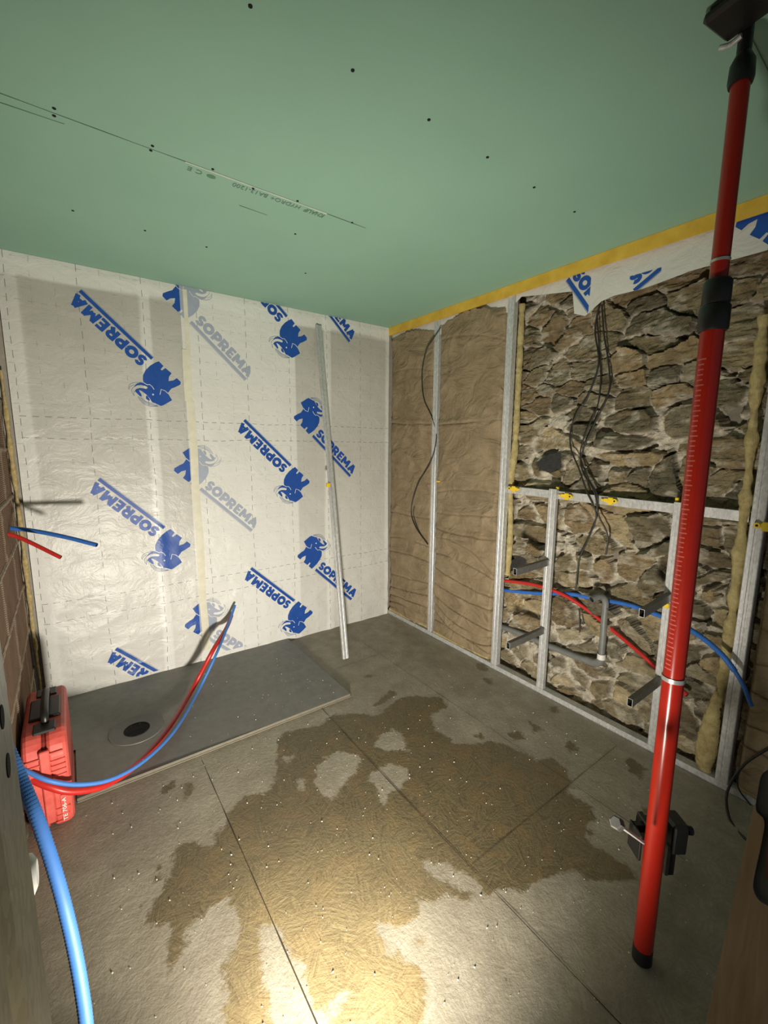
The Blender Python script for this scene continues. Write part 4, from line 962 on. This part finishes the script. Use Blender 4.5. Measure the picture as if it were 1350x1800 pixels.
# ================================================================== FOREGROUND
jb = empty('door_stud', (-2.36, -2.6, 0)); tag(jb, 'dull grey steel door stud with oval holes filling the left edge', 'stud')
b = MB(); b.extrude([(-2.50, -2.548), (-2.44, -2.512), (-2.375, -2.503), (-2.356, -2.508), (-2.351, -2.518), (-2.351, -2.64), (-2.357, -2.66), (-2.357, -2.70), (-2.351, -2.72), (-2.351, -3.15), (-2.50, -3.15)][::-1], (0, 0, 0), (0, 0, 2.498), (1, 0, 0), (0, 1, 0)); b.build('web', 'jamb', jb)
for px, py in ((4, 1260), (15, 1345)):
    q = at(px, py, 0, -2.3505); b = MB(); b.tube([(q[0]-.004, q[1], q[2]), (q[0]+.0003, q[1], q[2])], .011, 16, fl=1.0); b.build('hole', 'dark', jb)
q = Vector(at(61, 1535, 1, -2.2)); b = MB(); b.tube([(q.x-.14, q.y, q.z), (q.x-.012, q.y, q.z), (q.x-.002, q.y, q.z), (q.x+.004, q.y, q.z)], [.035, .035, .032, .020], 24); b.build('pipe_cap', 'tape_white', None, label='round white cap peeking out behind the grey door stud', cat='cap')
wd = NT('rough_timber', .75, spec=.2); n_ = wd.noise(4, 6, .6, wd.mapping((14, 14, 1.2), (0, .28, 0)), 0, .6)
vk = wd.t.nodes.new('ShaderNodeTexVoronoi'); wd.set(vk.inputs['Vector'], wd.mapping((1, 1, .7))); vk.inputs['Scale'].default_value = 4.5
c = wd.mix(wd.ramp(n_, [(.3, 0.), (.7, 1.)]), (.38, .28, .18), (.52, .40, .28)); c = wd.mix(wd.ramp(vk.outputs['Distance'], [(.05, .9), (.09, 0.)]), c, (.06, .03, .015)); wd.col(c); wd.bump(n_, .2, .004); MAT['timber'] = wd.m
q0 = at(1325, 1417, 0, -1.30); q1 = at(1240, 1800, 0, -1.30); sl = (q1[1]-q0[1])/(q0[2]-q1[2]); yb_ = q0[1]+sl*(q0[2]-.004)
b = MB(); b.add([(x, y, z) for x in (-1.30, -1.27) for y, z in ((yb_, .004), (yb_-.22, .004), (q0[1]-.20, q0[2]-.025), (q0[1], q0[2]))], [(0, 3, 2, 1), (4, 5, 6, 7), (0, 1, 5, 4), (1, 2, 6, 5), (2, 3, 7, 6), (3, 0, 4, 7)])
b.build('timber_board', 'timber', None, label='rough brown timber board standing in the lower right foreground', cat='board')
gt = empty('hand_tool', tuple(at(1360, 1500, 0, -1.32))); tag(gt, 'dark grey rounded plastic tool body at the right picture edge on the board', 'tool')
P = [at(a, c_, 0, -1.345) for a, c_ in ((1352, 1348), (1340, 1358), (1334, 1385), (1330, 1420), (1345, 1440), (1340, 1480), (1326, 1545), (1327, 1566), (1336, 1582), (1352, 1592), (1430, 1610), (1430, 1330))]
P = [P[0]*0+np.array(p) for p in cat(P[:10], 4)]+P[10:]; n = len(P); C_ = np.mean(P, axis=0)
b = MB(); V = []
for x, k in ((-1.345, .94), (-1.350, .98), (-1.345+.012, 1.), (-1.303, 1.)): V += [(x, C_[1]+(p[1]-C_[1])*k, C_[2]+(p[2]-C_[2])*k) for p in P]
tt = [tuple(f) for f in tessellate_polygon([[Vector((p[1], p[2], 0)) for p in P]])]
b.add(V, tt+[tuple(3*n+i for i in f)[::-1] for f in tt]+[(r*n+k, r*n+(k+1) % n, (r+1)*n+(k+1) % n, (r+1)*n+k) for r in range(3) for k in range(n)])
b.build('housing', plain('dark_grey_plastic', (.10, .105, .10), .55, bump=.2), gt)
P = [at(a, c_, 0, -1.352) for a, c_ in ((1352, 1440), (1348, 1500), (1345, 1545), (1385, 1550), (1385, 1440))]
b = MB(); b.add([tuple(p) for p in P]+[(p[0]+.006, p[1], p[2]) for p in P], [(0, 1, 2, 3, 4), (9, 8, 7, 6, 5)]+[(k, (k+1) % 5, 5+(k+1) % 5, 5+k) for k in range(5)]); b.build('inset_panel', plain('brown_panel', (.16, .06, .035), .6), gt)
